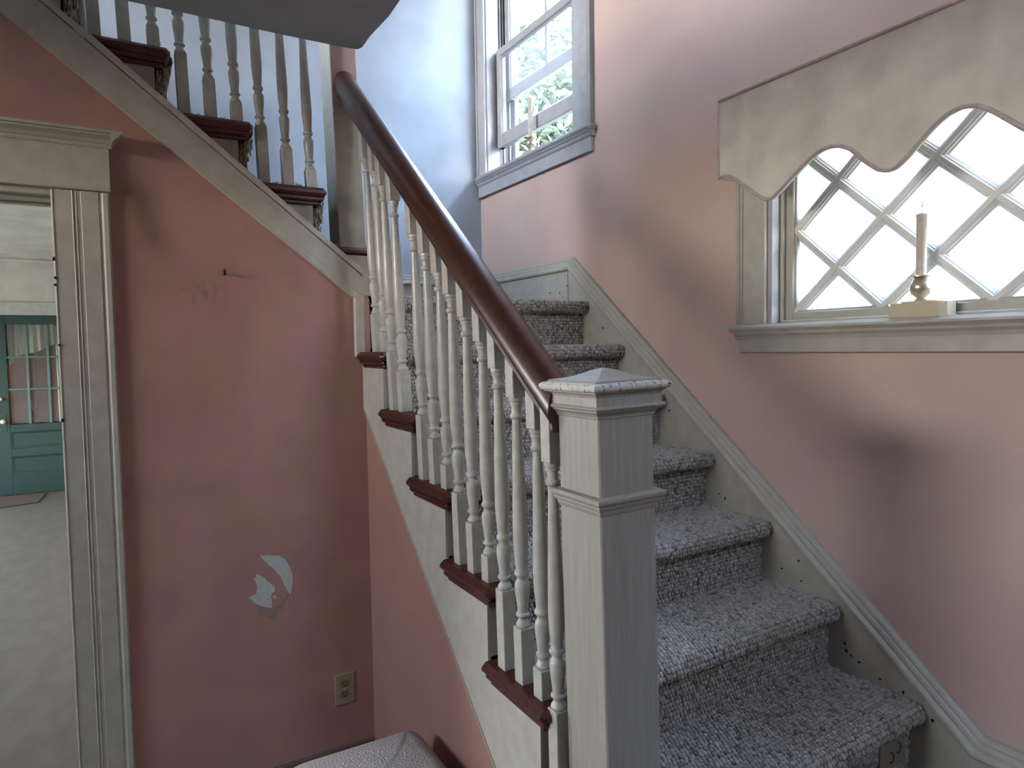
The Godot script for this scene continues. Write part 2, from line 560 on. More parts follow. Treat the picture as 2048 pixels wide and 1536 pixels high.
	var slab := PackedVector2Array([Vector2(-4.6, -0.02), Vector2(-2.12, -0.02), Vector2(-2.1, 0.075), Vector2(-1.6, 0.078), Vector2(-1.3, 0.07), Vector2(-1.1, 0.072), Vector2(-1.045, 0.078), Vector2(-1.035, 0.10), Vector2(-1.038, 0.2), Vector2(-1.03, 0.35), Vector2(-1.036, 0.5), Vector2(-1.03, 4.5), Vector2(-4.6, 4.5)])
	prism(st, slab, Vector3(0, 2.55, 0), Vector3.RIGHT, Vector3.BACK, Vector3(0, 0.29, 0))
	struct("ceiling", st, M.ceiling_grey, "grey plaster ceiling of the hall ending at the stairwell edge", "ceiling")
	st = begin()
	cbox(st, Vector3(-4.6, 2.62, -1.02), Vector3(-2.14, 2.84, -0.025))
	struct("floor_upper", st, M.hall_floor)
	st = begin()
	cbox(st, Vector3(-4.7, 5.2, -1.2), Vector3(0.16, 5.4, 4.7))
	struct("ceiling_upper", st, M.plaster_white)
	# hall floor and the raised platform at the foot of the stairs
	st = begin()
	cbox(st, Vector3(-4.7, -0.15, -0.12), Vector3(0.16, 0.0, 4.7))
	cbox(st, Vector3(-1.55, -0.15, -1.16), Vector3(0.16, 0.0, -0.12))
	struct("floor", st, M.hall_floor)
	st = begin()
	cbox(st, Vector3(-1.03, 0.0, 1.42), Vector3(0, 0.38, 2.7), 0.004)
	cbox(st, Vector3(-1.29, 0.0, 1.46), Vector3(-1.03, 0.19, 2.7), 0.004)
	struct("floor_platform", st, M.carpet_base)
	# walls behind the camera, each with an unseen opening added to let in fill light
	st = begin()
	holed_wall(st, 0, -4.72, -4.6, -0.02, 4.7, -0.1, 5.2, [[0.4, 1.7, 1.95, 2.45]])
	struct("wall_side", st, M.pink)
	st = begin()
	holed_wall(st, 2, 4.5, 4.62, -4.6, 0.0, -0.1, 5.2, [[-0.80, -0.30, 3.4, 4.3]])
	struct("wall_front", st, M.pink)

func chips(st: SurfaceTool, pts: Array, out: Vector3, u: Vector3, v: Vector3, size := 0.004) -> void:
	for p in pts:
		var poly := PackedVector2Array()
		var n := 6
		var ph := rng.randf() * TAU
		var el := rng.randf_range(0.5, 1.6)
		for k in n:
			var a := ph + TAU * k / n
			var r := size * rng.randf_range(0.6, 1.3)
			poly.append(Vector2(cos(a) * r, sin(a) * r * el))
		prism(st, poly, p - out * 0.001, u, v, out * 0.0016)

func build_trims() -> void:
	# skirting that climbs the right wall: board plus moulded cap
	var z_bot := 1.577
	var y_bot := 0.561
	var z_top := -0.124
	var y_top := 1.925
	var sk := struct_node("trim_skirting", "white skirting board with moulded cap climbing the right wall beside the carpet", "skirting")
	var st := begin()
	prism(st, PackedVector2Array([Vector2(-1.02, y_top - 0.03), Vector2(z_top + 0.01, y_top - 0.03), Vector2(z_bot - 0.01, y_bot - 0.03), Vector2(4.4, y_bot - 0.03), Vector2(4.4, 0.30), Vector2(1.42, 0.30), Vector2(-0.15, 1.50), Vector2(-1.02, 1.55)]), Vector3(0.005, 0, 0), Vector3.BACK, Vector3.UP, Vector3(-0.025, 0, 0))
	obj("board", st, M.trim, sk)
	st = begin()
	var capp := PackedVector2Array([Vector2(0, 0), Vector2(0.010, 0), Vector2(0.017, -0.004), Vector2(0.019, -0.011), Vector2(0.018, -0.016), Vector2(0.023, -0.019), Vector2(0.025, -0.026), Vector2(0.024, -0.034), Vector2(0.029, -0.037), Vector2(0.033, -0.043), Vector2(0.033, -0.050), Vector2(0.028, -0.056), Vector2(0.018, -0.058), Vector2(0, -0.058)])
	sweep(st, capp, [Vector3(0, y_bot, 4.4), Vector3(0, y_bot, z_bot), Vector3(0, y_top, z_top), Vector3(0, y_top, -1.02)], Vector3.LEFT)
	obj("cap_moulding", st, M.trim, sk)
	st = begin()
	cbox(st, Vector3(-0.0215, 1.715, -0.152), Vector3(-0.0195, 1.868, -0.1505))
	obj("board_joint", st, M.soot, sk)
	var spots := []
	for q in [[1.735, -0.35], [1.78, -0.30], [1.775, -0.22], [1.80, -0.16], [1.60, 0.10], [1.50, 0.22], [1.28, 0.50], [1.30, 0.56], [1.01, 0.745], [1.00, 0.77], [0.82, 1.00], [0.86, 1.06], [0.80, 1.07], [0.66, 1.215], [0.64, 1.22], [0.632, 1.235], [0.622, 1.26], [0.60, 1.32], [0.59, 1.385], [0.55, 1.46], [0.46, 1.60], [0.44, 1.53]]:
		spots.append(Vector3(-0.02, q[0], q[1]))
	chips(st_new(), [], Vector3.LEFT, Vector3.BACK, Vector3.UP)
	st = begin()
	chips(st, spots, Vector3.LEFT, Vector3.BACK, Vector3.UP, 0.0042)
	var ch := obj("paint_chips", st, M.soot, sk)
	ch.set_meta("kind", "stuff")
	# baseboard on the back wall at the landing
	var bb := struct_node("baseboard_back", "white baseboard at the foot of the back wall on the landing", "baseboard")
	st = begin()
	cbox(st, Vector3(-1.0, 1.70, -1.03), Vector3(0, 1.875, -1.008), 0.002)
	obj("board", st, M.trim, bb)
	st = begin()
	sweep(st, capp, [Vector3(0, 1.92, -1.0245), Vector3(-1.0, 1.92, -1.0245)], Vector3.BACK)
	obj("cap_moulding", st, M.trim, bb)
	# raking trim along the top of the left wall
	var rk := struct_node("trim_rake", "long white raking trim board with a cracked joint above the pink left wall", "trim")
	var low := func(x: float) -> float: return 1.690 + 0.787 * (-1.037 - x)
	var top := func(x: float) -> float: return 1.802 + 0.803 * (-1.012 - x)
	var x0 := -1.035
	var x1 := -2.12
	st = begin()
	prism(st, PackedVector2Array([Vector2(x0, low.call(x0)), Vector2(x0, top.call(x0) - 0.029), Vector2(x1, top.call(x1) - 0.029), Vector2(x1, low.call(x1))]), Vector3(0, 0, -0.03), Vector3.RIGHT, Vector3.UP, Vector3(0, 0, 0.048))
	obj("board", st, M.trim, rk)
	st = begin()
	prism(st, PackedVector2Array([Vector2(x0, low.call(x0) + 0.030), Vector2(x0, top.call(x0) - 0.055), Vector2(x1, top.call(x1) - 0.055), Vector2(x1, low.call(x1) + 0.030)]), Vector3(0, 0, 0.01), Vector3.RIGHT, Vector3.UP, Vector3(0, 0, 0.0105))
	obj("raised_face", st, M.trim, rk)
	st = begin()
	for seg in [[-1.025, -1.845], [-1.868, -2.12]]:
		var a: float = seg[0]; var b: float = seg[1]
		prism(st, PackedVector2Array([Vector2(a, top.call(a) - 0.0245), Vector2(a, top.call(a) - 0.004), Vector2(a - 0.004, top.call(a) - 0.001), Vector2(b, top.call(b)), Vector2(b, top.call(b) - 0.0245)]), Vector3(0, 0, -0.03), Vector3.RIGHT, Vector3.UP, Vector3(0, 0, 0.055))
	prism(st, PackedVector2Array([Vector2(-1.845, top.call(-1.845) - 0.029), Vector2(-1.845, top.call(-1.845)), Vector2(-1.868, top.call(-1.868)), Vector2(-1.868, top.call(-1.868) - 0.029)]), Vector3(0, 0, -0.03), Vector3.RIGHT, Vector3.UP, Vector3(0, 0, 0.054))
	obj("cap_strip", st, M.trim, rk)
	st = begin()
	prism(st, PackedVector2Array([Vector2(x0, top.call(x0) - 0.029), Vector2(x0, top.call(x0) - 0.0245), Vector2(x1, top.call(x1) - 0.0245), Vector2(x1, top.call(x1) - 0.029)]), Vector3(0, 0, -0.03), Vector3.RIGHT, Vector3.UP, Vector3(0, 0, 0.038))
	obj("open_joint", st, M.soot, rk)
	st = begin()
	cbox(st, Vector3(-1.060, 1.50, -0.03), Vector3(-1.024, 1.775, 0.019), 0.003)
	obj("corner_strip", st, M.trim, rk)
	# baseboard of the left wall
	st = begin()
	cbox(st, Vector3(-1.79, 0.0, -0.002), Vector3(-1.024, 0.072, 0.014), 0.003)
	cbox(st, Vector3(-1.79, 0.066, -0.002), Vector3(-1.024, 0.086, 0.010), 0.004)
	struct("baseboard_left", st, mat("baseboard_brown", Color(0.42, 0.36, 0.30), 0.6), "low brown-grey baseboard at the foot of the left pink wall", "baseboard")

func st_new() -> SurfaceTool: return begin()

func build_window_lattice() -> void:
	var w := struct_node("window_1", "window with white diamond lattice panes in the right wall under the cream valance", "window")
	var z0 := 0.985
	var y0 := 1.621
	var dz := 0.1405
	var dy := 0.1265
	var nz := 8
	var ny := 4
	var z1 := z0 + dz * nz
	var y1 := y0 + dy * ny
	var st := begin()
	# jamb lining
	for b in [[0.925, 0.9455], [2.155, 2.175]]:
		cbox(st, Vector3(-0.006, 1.58, b[0]), Vector3(0.15, 2.19, b[1]), 0.002)
	cbox(st, Vector3(-0.006, 2.165, 0.93), Vector3(0.15, 2.185, 2.17), 0.002)
	obj("jamb", st, M.trim_cool, w)
	# casing boards with a moulded edge
	for b in [[0.815, 0.930], [2.170, 2.285]]:
		st = begin()
		cbox(st, Vector3(-0.020, 1.585, b[0]), Vector3(0.002, 2.30, b[1]), 0.003)
		cbox(st, Vector3(-0.026, 1.585, b[0]), Vector3(0.0, 2.30, b[0] + 0.016), 0.004)
		cbox(st, Vector3(-0.024, 1.585, b[0] + 0.024), Vector3(0.0, 2.30, b[0] + 0.029), 0.002)
		obj("casing", st, M.trim, w)
	st = begin()
	cbox(st, Vector3(-0.020, 2.185, 0.815), Vector3(0.002, 2.30, 2.285), 0.003)
	obj("head_casing", st, M.trim, w)
	# stool, bed mould and apron
	st = begin()
	cbox(st, Vector3(-0.046, 1.562, 0.795), Vector3(0.002, 1.586, 2.305), 0.009)
	cbox(st, Vector3(0.0, 1.562, 0.937), Vector3(0.13, 1.586, 2.163), 0.002)
	obj("stool", st, M.trim, w)
	st = begin()
	sweep(st, PackedVector2Array([Vector2(0, 0), Vector2(0.034, 0), Vector2(0.032, -0.008), Vector2(0.024, -0.016), Vector2(0.020, -0.026), Vector2(0, -0.026)]), [Vector3(0, 1.563, 2.285), Vector3(0, 1.563, 0.815)], Vector3.LEFT)
	cbox(st, Vector3(-0.018, 1.496, 0.826), Vector3(0.0, 1.540, 2.275), 0.002)
	obj("apron", st, M.trim, w)
	# fixed sash
	st = begin()
	cbox(st, Vector3(0.045, 1.586, 0.9455), Vector3(0.085, y1 + 0.035, z0), 0.003)
	cbox(st, Vector3(0.045, 1.586, z1), Vector3(0.085, y1 + 0.035, 2.155), 0.003)
	cbox(st, Vector3(0.046, 1.586, z0 - 0.002), Vector3(0.085, y0, z1 + 0.002), 0.003)
	cbox(st, Vector3(0.046, y1, z0 - 0.002), Vector3(0.085, 2.18, z1 + 0.002), 0.003)
	for b in [0.0, 1.0]:
		cbox(st, Vector3(0.052, y0, z0 - 0.004 if b == 0.0 else z1 - 0.006), Vector3(0.072, y1, z0 + 0.006 if b == 0.0 else z1 + 0.004), 0.002)
	cbox(st, Vector3(0.052, y0 - 0.004, z0), Vector3(0.072, y0 + 0.006, z1), 0.002)
	obj("sash_frame", st, M.trim, w)
	st = begin()
	cbox(st, Vector3(0.030, 1.586, 0.9455), Vector3(0.046, 1.597, 2.155), 0.003)
	cbox(st, Vector3(0.030, 1.586, 0.9455), Vector3(0.046, 2.165, 0.958), 0.003)
	obj("sash_stop", st, M.trim, w)
	# lattice bars, each running from frame to frame
	var bar := PackedVector2Array([Vector2(0.0, -0.006), Vector2(0.003, -0.008), Vector2(0.006, -0.0125), Vector2(0.009, -0.0135), Vector2(0.013, -0.018), Vector2(0.026, -0.018), Vector2(0.026, 0.018), Vector2(0.013, 0.018), Vector2(0.009, 0.0135), Vector2(0.006, 0.0125), Vector2(0.003, 0.008), Vector2(0.0, 0.006)])
	for fam in 2:
		for c in range(-ny if fam == 0 else 0, nz + 1 if fam == 0 else nz + ny + 1, 2):
			# fam 0: u - v = c ; fam 1: u + v = c
			var ends := []
			if fam == 0:
				var ua := maxf(0, c); var ub := minf(nz, c + ny)
				if ub - ua < 0.5: continue
				ends = [Vector2(ua, ua - c), Vector2(ub, ub - c)]
			else:
				var ua := maxf(0, c - ny); var ub := minf(nz, c)
				if ub - ua < 0.5: continue
				ends = [Vector2(ua, c - ua), Vector2(ub, c - ub)]
			var a := Vector3(0.051 + 0.0008 * fam, y0 + ends[0].y * dy, z0 + ends[0].x * dz)
			var b := Vector3(0.051 + 0.0008 * fam, y0 + ends[1].y * dy, z0 + ends[1].x * dz)
			st = begin()
			sweep(st, bar, [a, b], Vector3.RIGHT)
			obj("muntin", st, mat("muntin_white", Color(0.90, 0.895, 0.87), 0.4), w)
	# panes: one per lattice cell
	var frame := PackedVector2Array([Vector2(0, 0), Vector2(nz, 0), Vector2(nz, ny), Vector2(0, ny)])
	for i in range(0, nz + 1):
		for j in range(0, ny + 1):
			if (i + j) % 2 == 0: continue
			var cell := PackedVector2Array([Vector2(i - 1, j), Vector2(i, j - 1), Vector2(i + 1, j), Vector2(i, j + 1)])
			for p in Geometry2D.intersect_polygons(cell, frame):
				st = begin()
				var pp := PackedVector2Array()
				for q in p: pp.append(Vector2(z0 + q.x * dz, y0 + q.y * dy))
				prism(st, pp, Vector3(0.066, 0, 0), Vector3.BACK, Vector3.UP, Vector3(0.003, 0, 0))
				obj("pane", st, M.pane_glass, w)

func build_window_sash() -> void:
	var w := struct_node("window_2", "white double hung sash window high in the right wall above the landing, lower sash raised", "window")
	var za := -0.93
	var zb := -0.105
	var st := begin()
	for b in [[-1.019, -0.928], [-0.107, 0.030]]:
		st = begin()
		cbox(st, Vector3(-0.020, 2.47, b[0]), Vector3(0.002, 4.1, b[1]), 0.003)
		var o: float = b[1] - 0.014 if b[1] > 0 else b[0]
		cbox(st, Vector3(-0.028, 2.47, o), Vector3(0.0, 4.1, o + 0.014), 0.004)
		var o2: float = b[1] - 0.024 if b[1] > 0 else b[0] + 0.019
		cbox(st, Vector3(-0.023, 2.47, o2), Vector3(0.0, 4.1, o2 + 0.005), 0.002)
		obj("casing", st, M.trim_cool, w)
	st = begin()
	cbox(st, Vector3(-0.020, 3.98, -1.019), Vector3(0.002, 4.1, 0.030), 0.003)
	obj("head_casing", st, M.trim_cool, w)
	# jamb linings and stops
	st = begin()
	cbox(st, Vector3(-0.004, 2.45, za - 0.012), Vector3(0.072, 3.99, za + 0.002), 0.001)
	cbox(st, Vector3(-0.004, 2.45, zb - 0.002), Vector3(0.155, 3.99, zb + 0.012), 0.001)
	cbox(st, Vector3(-0.006, 2.47, za), Vector3(0.012, 3.99, za + 0.012), 0.002)
	obj("jamb", st, M.trim_cool, w)
	# dark pulley channel with its cord and parting strip
	st = begin()
	cbox(st, Vector3(0.072, 2.45, za - 0.012), Vector3(0.155, 3.99, za + 0.001), 0.0)
	obj("sash_channel", st, M.track, w)
	st = begin()
	cbox(st, Vector3(0.097, 2.47, za), Vector3(0.104, 3.98, za + 0.009), 0.001)
	cbox(st, Vector3(0.132, 2.47, za), Vector3(0.142, 3.98, za + 0.012), 0.001)
	obj("parting_strip", st, M.trim_cool, w)
	st = begin()
	tube(st, [Vector3(0.083, 2.9, za + 0.005), Vector3(0.083, 3.4, za + 0.005), Vector3(0.083, 3.97, za + 0.005)], 0.003, 6)
	obj("sash_cord", st, M.trim_dull, w)
	# stool and apron
	st = begin()
	cbox(st, Vector3(-0.045, 2.444, -1.021), Vector3(0.002, 2.470, 0.048), 0.009)
	cbox(st, Vector3(0.0, 2.444, za), Vector3(0.16, 2.470, zb), 0.002)
	obj("stool", st, M.trim_cool, w)
	st = begin()
	sweep(st, PackedVector2Array([Vector2(0, 0), Vector2(0.034, 0), Vector2(0.034, -0.006), Vector2(0.028, -0.010), Vector2(0.024, -0.020), Vector2(0.019, -0.026), Vector2(0, -0.026)]), [Vector3(0, 2.445, 0.034), Vector3(0, 2.445, -1.021)], Vector3.LEFT)
	cbox(st, Vector3(-0.017, 2.358, -1.021), Vector3(0.0, 2.420, 0.026), 0.002)
	obj("apron", st, M.trim_cool, w)
	# lower sash, raised, and upper sash, let down
	for s in 2:
		var xa := 0.052 if s == 0 else 0.108
		var xb := xa + 0.034
		var yb := 2.612 if s == 0 else 2.875
		var yt := 3.140 if s == 0 else 3.97
		var rb := 0.072 if s == 0 else 0.060
		var rt := 0.042
		var sl := 0.046
		var fr := begin()
		var z_a := za + (0.014 if s == 0 else 0.012)
		var z_b := zb - 0.004
		cbox(fr, Vector3(xa, yb, z_a), Vector3(xb, yt, z_a + sl), 0.003)
		cbox(fr, Vector3(xa, yb, z_b - sl), Vector3(xb, yt, z_b), 0.003)
		cbox(fr, Vector3(xa + 0.0005, yb, z_a + 0.01), Vector3(xb, yb + rb, z_b - 0.01), 0.004)
		cbox(fr, Vector3(xa + 0.0005, yt - rt, z_a + 0.01), Vector3(xb, yt, z_b - 0.01), 0.004)
		for e in [0, 1]:
			var zz: float = z_a + sl - 0.003 if e == 0 else z_b - sl - 0.006
			cbox(fr, Vector3(xa + 0.008, yb + rb - 0.003, zz), Vector3(xb - 0.008, yt - rt + 0.003, zz + 0.009), 0.002)
		cbox(fr, Vector3(xa + 0.008, yb + rb - 0.003, z_a + sl), Vector3(xb - 0.008, yb + rb + 0.006, z_b - sl), 0.002)
		cbox(fr, Vector3(xa + 0.008, yt - rt - 0.006, z_a + sl), Vector3(xb - 0.008, yt - rt + 0.003, z_b - sl), 0.002)
		var sash := obj("lower_sash" if s == 0 else "upper_sash", fr, M.trim_cool, w)
		if s == 1:
			st = begin()
			cbox(st, Vector3(xa + 0.006, yb + rb, -0.5285), Vector3(xb - 0.006, yt - rt, -0.5065), 0.005)
			obj("muntin", st, M.trim_cool, sash)
			for p in [[z_a + sl, -0.528], [-0.507, z_b - sl]]:
				st = begin()
				cbox(st, Vector3(xa + 0.016, yb + rb, p[0]), Vector3(xa + 0.019, yt - rt, p[1]))
				obj("pane", st, M.pane_glass, sash)
		else:
			st = begin()
			cbox(st, Vector3(xa + 0.016, yb + rb, z_a + sl), Vector3(xa + 0.019, yt - rt, z_b - sl))
			obj("pane", st, M.pane_glass, sash)
	# storm frame outside
	st = begin()
	cbox(st, Vector3(0.146, 2.47, za), Vector3(0.17, 3.98, za + 0.05), 0.003)
	cbox(st, Vector3(0.146, 2.47, zb - 0.05), Vector3(0.17, 3.98, zb), 0.003)
	cbox(st, Vector3(0.146, 2.47, za), Vector3(0.17, 2.50, zb), 0.003)
	obj("storm_frame", st, M.trim_cool, w)

func build_doorway() -> void:
	var d := struct_node("door_1", "greyish white cased doorway in the left wall with a corniced head", "doorway")
	# jamb lining with the stop
	var st := begin()
	cbox(st, Vector3(-1.937, 0.0, -0.135), Vector3(-1.915, 2.005, 0.004), 0.002)
	cbox(st, Vector3(-2.88, 0.0, -0.135), Vector3(-2.858, 2.005, 0.004), 0.002)
	obj("jamb", st, M.trim_dull, d)
	st = begin()
	cbox(st, Vector3(-2.88, 1.985, -0.135), Vector3(-1.915, 2.01, 0.004), 0.002)
	cbox(st, Vector3(-2.87, 1.972, -0.125), Vector3(-1.925, 1.99, -0.085), 0.002)
	cbox(st, Vector3(-2.87, 1.972, -0.055), Vector3(-1.925, 1.99, -0.030), 0.002)
	obj("head_jamb", st, M.trim_dull, d)
	for s in [1.0, -1.0]:
		st = begin()
		var xi := -1.9445 if s > 0 else -2.851
		var X := func(o: float) -> float: return xi + s * o
		var bx := func(o0: float, o1: float, z0: float, z1: float, b: float) -> void:
			cbox(st, Vector3(minf(X.call(o0), X.call(o1)), 0.0, z0), Vector3(maxf(X.call(o0), X.call(o1)), 2.003, z1), b)
		bx.call(0.0, 0.147, -0.002, 0.016, 0.002)
		bx.call(0.0, 0.008, -0.002, 0.0175, 0.003)
		bx.call(0.050, 0.056, 0.0, 0.0185, 0.003)
		bx.call(0.058, 0.066, 0.0, 0.0175, 0.003)
		bx.call(0.072, 0.121, 0.0, 0.018, 0.003)
		bx.call(0.1255, 0.147, 0.0, 0.0215, 0.005)
		obj("casing", st, M.trim_dull, d)
	st = begin()
	cbox(st, Vector3(-3.0, 2.004, -0.002), Vector3(-1.793, 2.134, 0.026), 0.002)
	obj("head_board", st, M.trim_dull, d)
	st = begin()
	var prof := PackedVector2Array([Vector2(0, 0), Vector2(0.030, 0), Vector2(0.032, 0.006), Vector2(0.030, 0.011), Vector2(0.034, 0.013), Vector2(0.040, 0.022), Vector2(0.050, 0.029), Vector2(0.054, 0.031), Vector2(0.054, 0.036), Vector2(0.060, 0.038), Vector2(0.060, 0.046), Vector2(0, 0.046)])
	sweep(st, prof, [Vector3(-1.788, 2.130, 0), Vector3(-3.01, 2.130, 0)], Vector3.BACK)
	# mitred return at the right end
	prism(st, PackedVector2Array([Vector2(-1.788, 2.130), Vector2(-1.784, 2.141), Vector2(-1.778, 2.150), Vector2(-1.768, 2.159), Vector2(-1.764, 2.166), Vector2(-1.758, 2.168), Vector2(-1.758, 2.176), Vector2(-1.790, 2.176)]), Vector3(0, 0, 0), Vector3.RIGHT, Vector3.UP, Vector3(0, 0, 0.058))
	obj("cornice", st, M.trim_dull, d)
	st = begin()
	var sp := []
	for q in [[-1.946, 1.80], [-1.945, 1.745], [-1.946, 1.725], [-1.944, 1.55], [-1.945, 1.33]]:
		sp.append(Vector3(q[0] + 0.003, q[1], 0.019))
	chips(st, sp, Vector3.BACK, Vector3.RIGHT, Vector3.UP, 0.0042)
	var c := obj("paint_chips", st, M.soot, d)
	c.set_meta("kind", "stuff")

func build_far_room() -> void:
	var st := begin()
	cbox(st, Vector3(-4.9, -0.15, -8.7), Vector3(-1.55, 0.0, -0.12))
	struct("floor_far", st, M.floor_worn, "worn pale grey floor of the room beyond the doorway", "floor")
	st = begin()
	cbox(st, Vector3(-4.9, 2.57, -8.7), Vector3(-1.55, 2.62, -1.14))
	cbox(st, Vector3(-4.9, 2.52, -1.14), Vector3(-2.15, 2.57, -0.12))
	struct("ceiling_far", st, M.cream_wall, "white ceiling of the room beyond the doorway", "ceiling")
	# end wall with the green door
	st = begin()
	holed_wall(st, 2, -6.86, -6.72, -4.9, -1.6, -0.1, 2.57, [[-2.985, -2.07, 0.0, 1.965]])
	cbox(st, Vector3(-4.9, 2.54, -6.74), Vector3(-1.6, 2.572, -6.68), 0.01)
	struct("wall_far", st, M.cream_wall, "white end wall of the far room around the green door", "wall")
	st = begin()
	cbox(st, Vector3(-3.12, 1.962, -6.74), Vector3(-1.95, 2.105, -6.695), 0.004)
	cbox(st, Vector3(-3.12, 0.0, -6.74), Vector3(-2.985, 1.965, -6.695), 0.004)
	cbox(st, Vector3(-2.07, 0.0, -6.74), Vector3(-1.95, 1.965, -6.695), 0.004)
	struct("trim_far_door", st, M.trim, "cream door frame around the dark green door", "trim")
	st = begin()
	holed_wall(st, 0, -4.9, -4.78, -6.8, -0.12, -0.1, 2.6, [[-5.9, -4.7, 0.5, 1.9], [-3.3, -2.1, 0.5, 1.9]])
	struct("wall_far_side", st, M.cream_wall)
	st = begin()
	cbox(st, Vector3(-1.9, -0.1, -8.5), Vector3(-1.78, 2.6, -1.15))
	struct("wall_far_right", st, M.cream_wall)
	st = begin()
	cbox(st, Vector3(-1.9, -0.1, -1.02), Vector3(-1.86, 2.25, -0.125))
	struct("wall_closet", st, M.cream_wall)
	st = begin()
	cbox(st, Vector3(-4.9, -0.1, -8.62), Vector3(-1.78, 2.6, -8.5))
	holed_wall(st, 0, -3.5, -3.4, -8.5, -6.86, -0.1, 2.57, [[-7.2, -7.05, 0.6, 2.2]])
	struct("wall_beyond", st, M.cream_wall)
	# green door with nine lights over two panels
	var d := struct_node("door_2", "dark green glazed door with nine lights and two lower panels in the far room", "door")
	var zf := -6.70
	var zk := -6.742
	var xl := -2.975
	var xr := -2.08
	var gx := [-2.836, -2.654, -2.465, -2.276]
	var gy := [0.772, 1.155, 1.505, 1.866]
	st = begin()
	cbox(st, Vector3(xl, 0.004, zk), Vector3(gx[0], 1.955, zf), 0.003)
	cbox(st, Vector3(gx[3], 0.004, zk), Vector3(xr, 1.955, zf), 0.003)
	cbox(st, Vector3(gx[0], gy[3], zk), Vector3(gx[3], 1.955, zf), 0.002)
	cbox(st, Vector3(gx[0], 0.69, zk), Vector3(gx[3], gy[0], zf), 0.002)
	cbox(st, Vector3(gx[0], 0.42, zk), Vector3(gx[3], 0.51, zf), 0.002)
	cbox(st, Vector3(gx[0], 0.004, zk), Vector3(gx[3], 0.23, zf), 0.002)
	obj("frame", st, M.green_paint, d)
	for p in [[0.51, 0.69], [0.23, 0.42]]:
		st = begin()
		cbox(st, Vector3(gx[0] - 0.002, p[0] - 0.002, zk + 0.008), Vector3(gx[3] + 0.002, p[1] + 0.002, zf - 0.014), 0.0)
		sweep(st, PackedVector2Array([Vector2(0, -0.002), Vector2(0.010, 0.0), Vector2(0.008, 0.010), Vector2(0, 0.016)]), [Vector3(gx[0] + 0.004, p[0] + 0.004, zf - 0.014), Vector3(gx[0] + 0.004, p[1] - 0.004, zf - 0.014), Vector3(gx[3] - 0.004, p[1] - 0.004, zf - 0.014), Vector3(gx[3] - 0.004, p[0] + 0.004, zf - 0.014), Vector3(gx[0] + 0.004, p[0] + 0.004, zf - 0.014)], Vector3.BACK)
		obj("panel", st, M.green_paint, d)
	st = begin()
	for i in [1, 2]:
		cbox(st, Vector3(gx[i] - 0.013, gy[0] - 0.002, zk + 0.006), Vector3(gx[i] + 0.013, gy[3] + 0.002, zf - 0.002), 0.005)
	for j in [1, 2]:
		cbox(st, Vector3(gx[0] - 0.002, gy[j] - 0.012, zk + 0.006), Vector3(gx[3] + 0.002, gy[j] + 0.012, zf - 0.003), 0.005)
	obj("muntins", st, mat("green_light", Color(0.28, 0.38, 0.36), 0.4), d)
	for i in 3:
		for j in 3:
			st = begin()
			cbox(st, Vector3(gx[i] + 0.011, gy[j] + 0.010, -6.724), Vector3(gx[i + 1] - 0.011, gy[j + 1] - 0.010, -6.721))
			obj("pane", st, M.door_glass, d)
	st = begin()
	cbox(st, Vector3(-2.925, 0.70, zf - 0.001), Vector3(-2.865, 0.90, zf + 0.006), 0.003)
	obj("lock_plate", st, M.green_paint, d)
	for q in [[-2.893, 0.812, 0.026], [-2.905, 1.058, 0.022]]:
		st = begin()
		lathe(st, [[0.010, 0.0], [0.010, 0.020], [q[2] * 0.7, 0.026], [q[2], 0.038], [q[2] * 0.9, 0.050], [q[2] * 0.5, 0.058], [0.0, 0.060]], Vector3.ZERO, 14, false)
		var k := obj("knob", st, M.brass_pale, d)
		k.rotation.x = PI / 2
		k.position = Vector3(q[0], q[1], zf + 0.004)
	# curtain hanging behind the glass: gathered valance with swags
	var cur := thing("curtain", "ruffled pale curtain gathered in swags behind the glass of the green door", "curtain")
	st = begin()
	st.set_smooth_group(2)
	var nx := 90
	var ny := 10
	var low_y := func(t: float) -> float:
		return 1.66 - 0.11 * absf(cos(t * PI * 1.5 + PI * 0.5)) - 0.30 * exp(-pow(t / 0.16, 2)) - 0.22 * exp(-pow((t - 1.0) / 0.2, 2))
	var vtx := []
	for j in ny + 1:
		var row := []
		for i in nx + 1:
			var t := float(i) / nx
			var s := float(j) / ny
			var x := lerpf(-2.90, -2.16, t)
			var y: float = lerpf(1.92, low_y.call(t), s)
			row.append(Vector3(x, y, -6.84 + 0.022 * sin(t * 70.0 + 1.5 * sin(t * 9.0)) * (0.3 + s) + 0.010 * sin(t * 33.0)))
		vtx.append(row)
	for j in ny:
		for i in nx:
			quad(st, vtx[j][i], vtx[j][i + 1], vtx[j + 1][i + 1], vtx[j + 1][i], Vector3.BACK)
			quad(st, vtx[j][i] + Vector3(0, 0, -0.003), vtx[j][i + 1] + Vector3(0, 0, -0.003), vtx[j + 1][i + 1] + Vector3(0, 0, -0.003), vtx[j + 1][i] + Vector3(0, 0, -0.003), Vector3.FORWARD)
	obj("valance_swag", st, M.curtain_cloth, cur)
	st = begin()
	st.set_smooth_group(2)
	for i in 26:
		var t0 := i / 26.0
		var t1 := (i + 1) / 26.0
		var p := func(t: float, y: float) -> Vector3: return Vector3(lerpf(-2.40, -2.20, t), y, -6.87 + 0.016 * sin(t * 26.0))
		quad(st, p.call(t0, 1.9), p.call(t1, 1.9), p.call(t1, 0.55), p.call(t0, 0.55), Vector3.BACK)
		quad(st, p.call(t0, 1.9) + Vector3(0, 0, -0.003), p.call(t1, 1.9) + Vector3(0, 0, -0.003), p.call(t1, 0.55) + Vector3(0, 0, -0.003), p.call(t0, 0.55) + Vector3(0, 0, -0.003), Vector3.FORWARD)
	obj("side_panel", st, M.curtain_cloth, cur)
	st = begin()
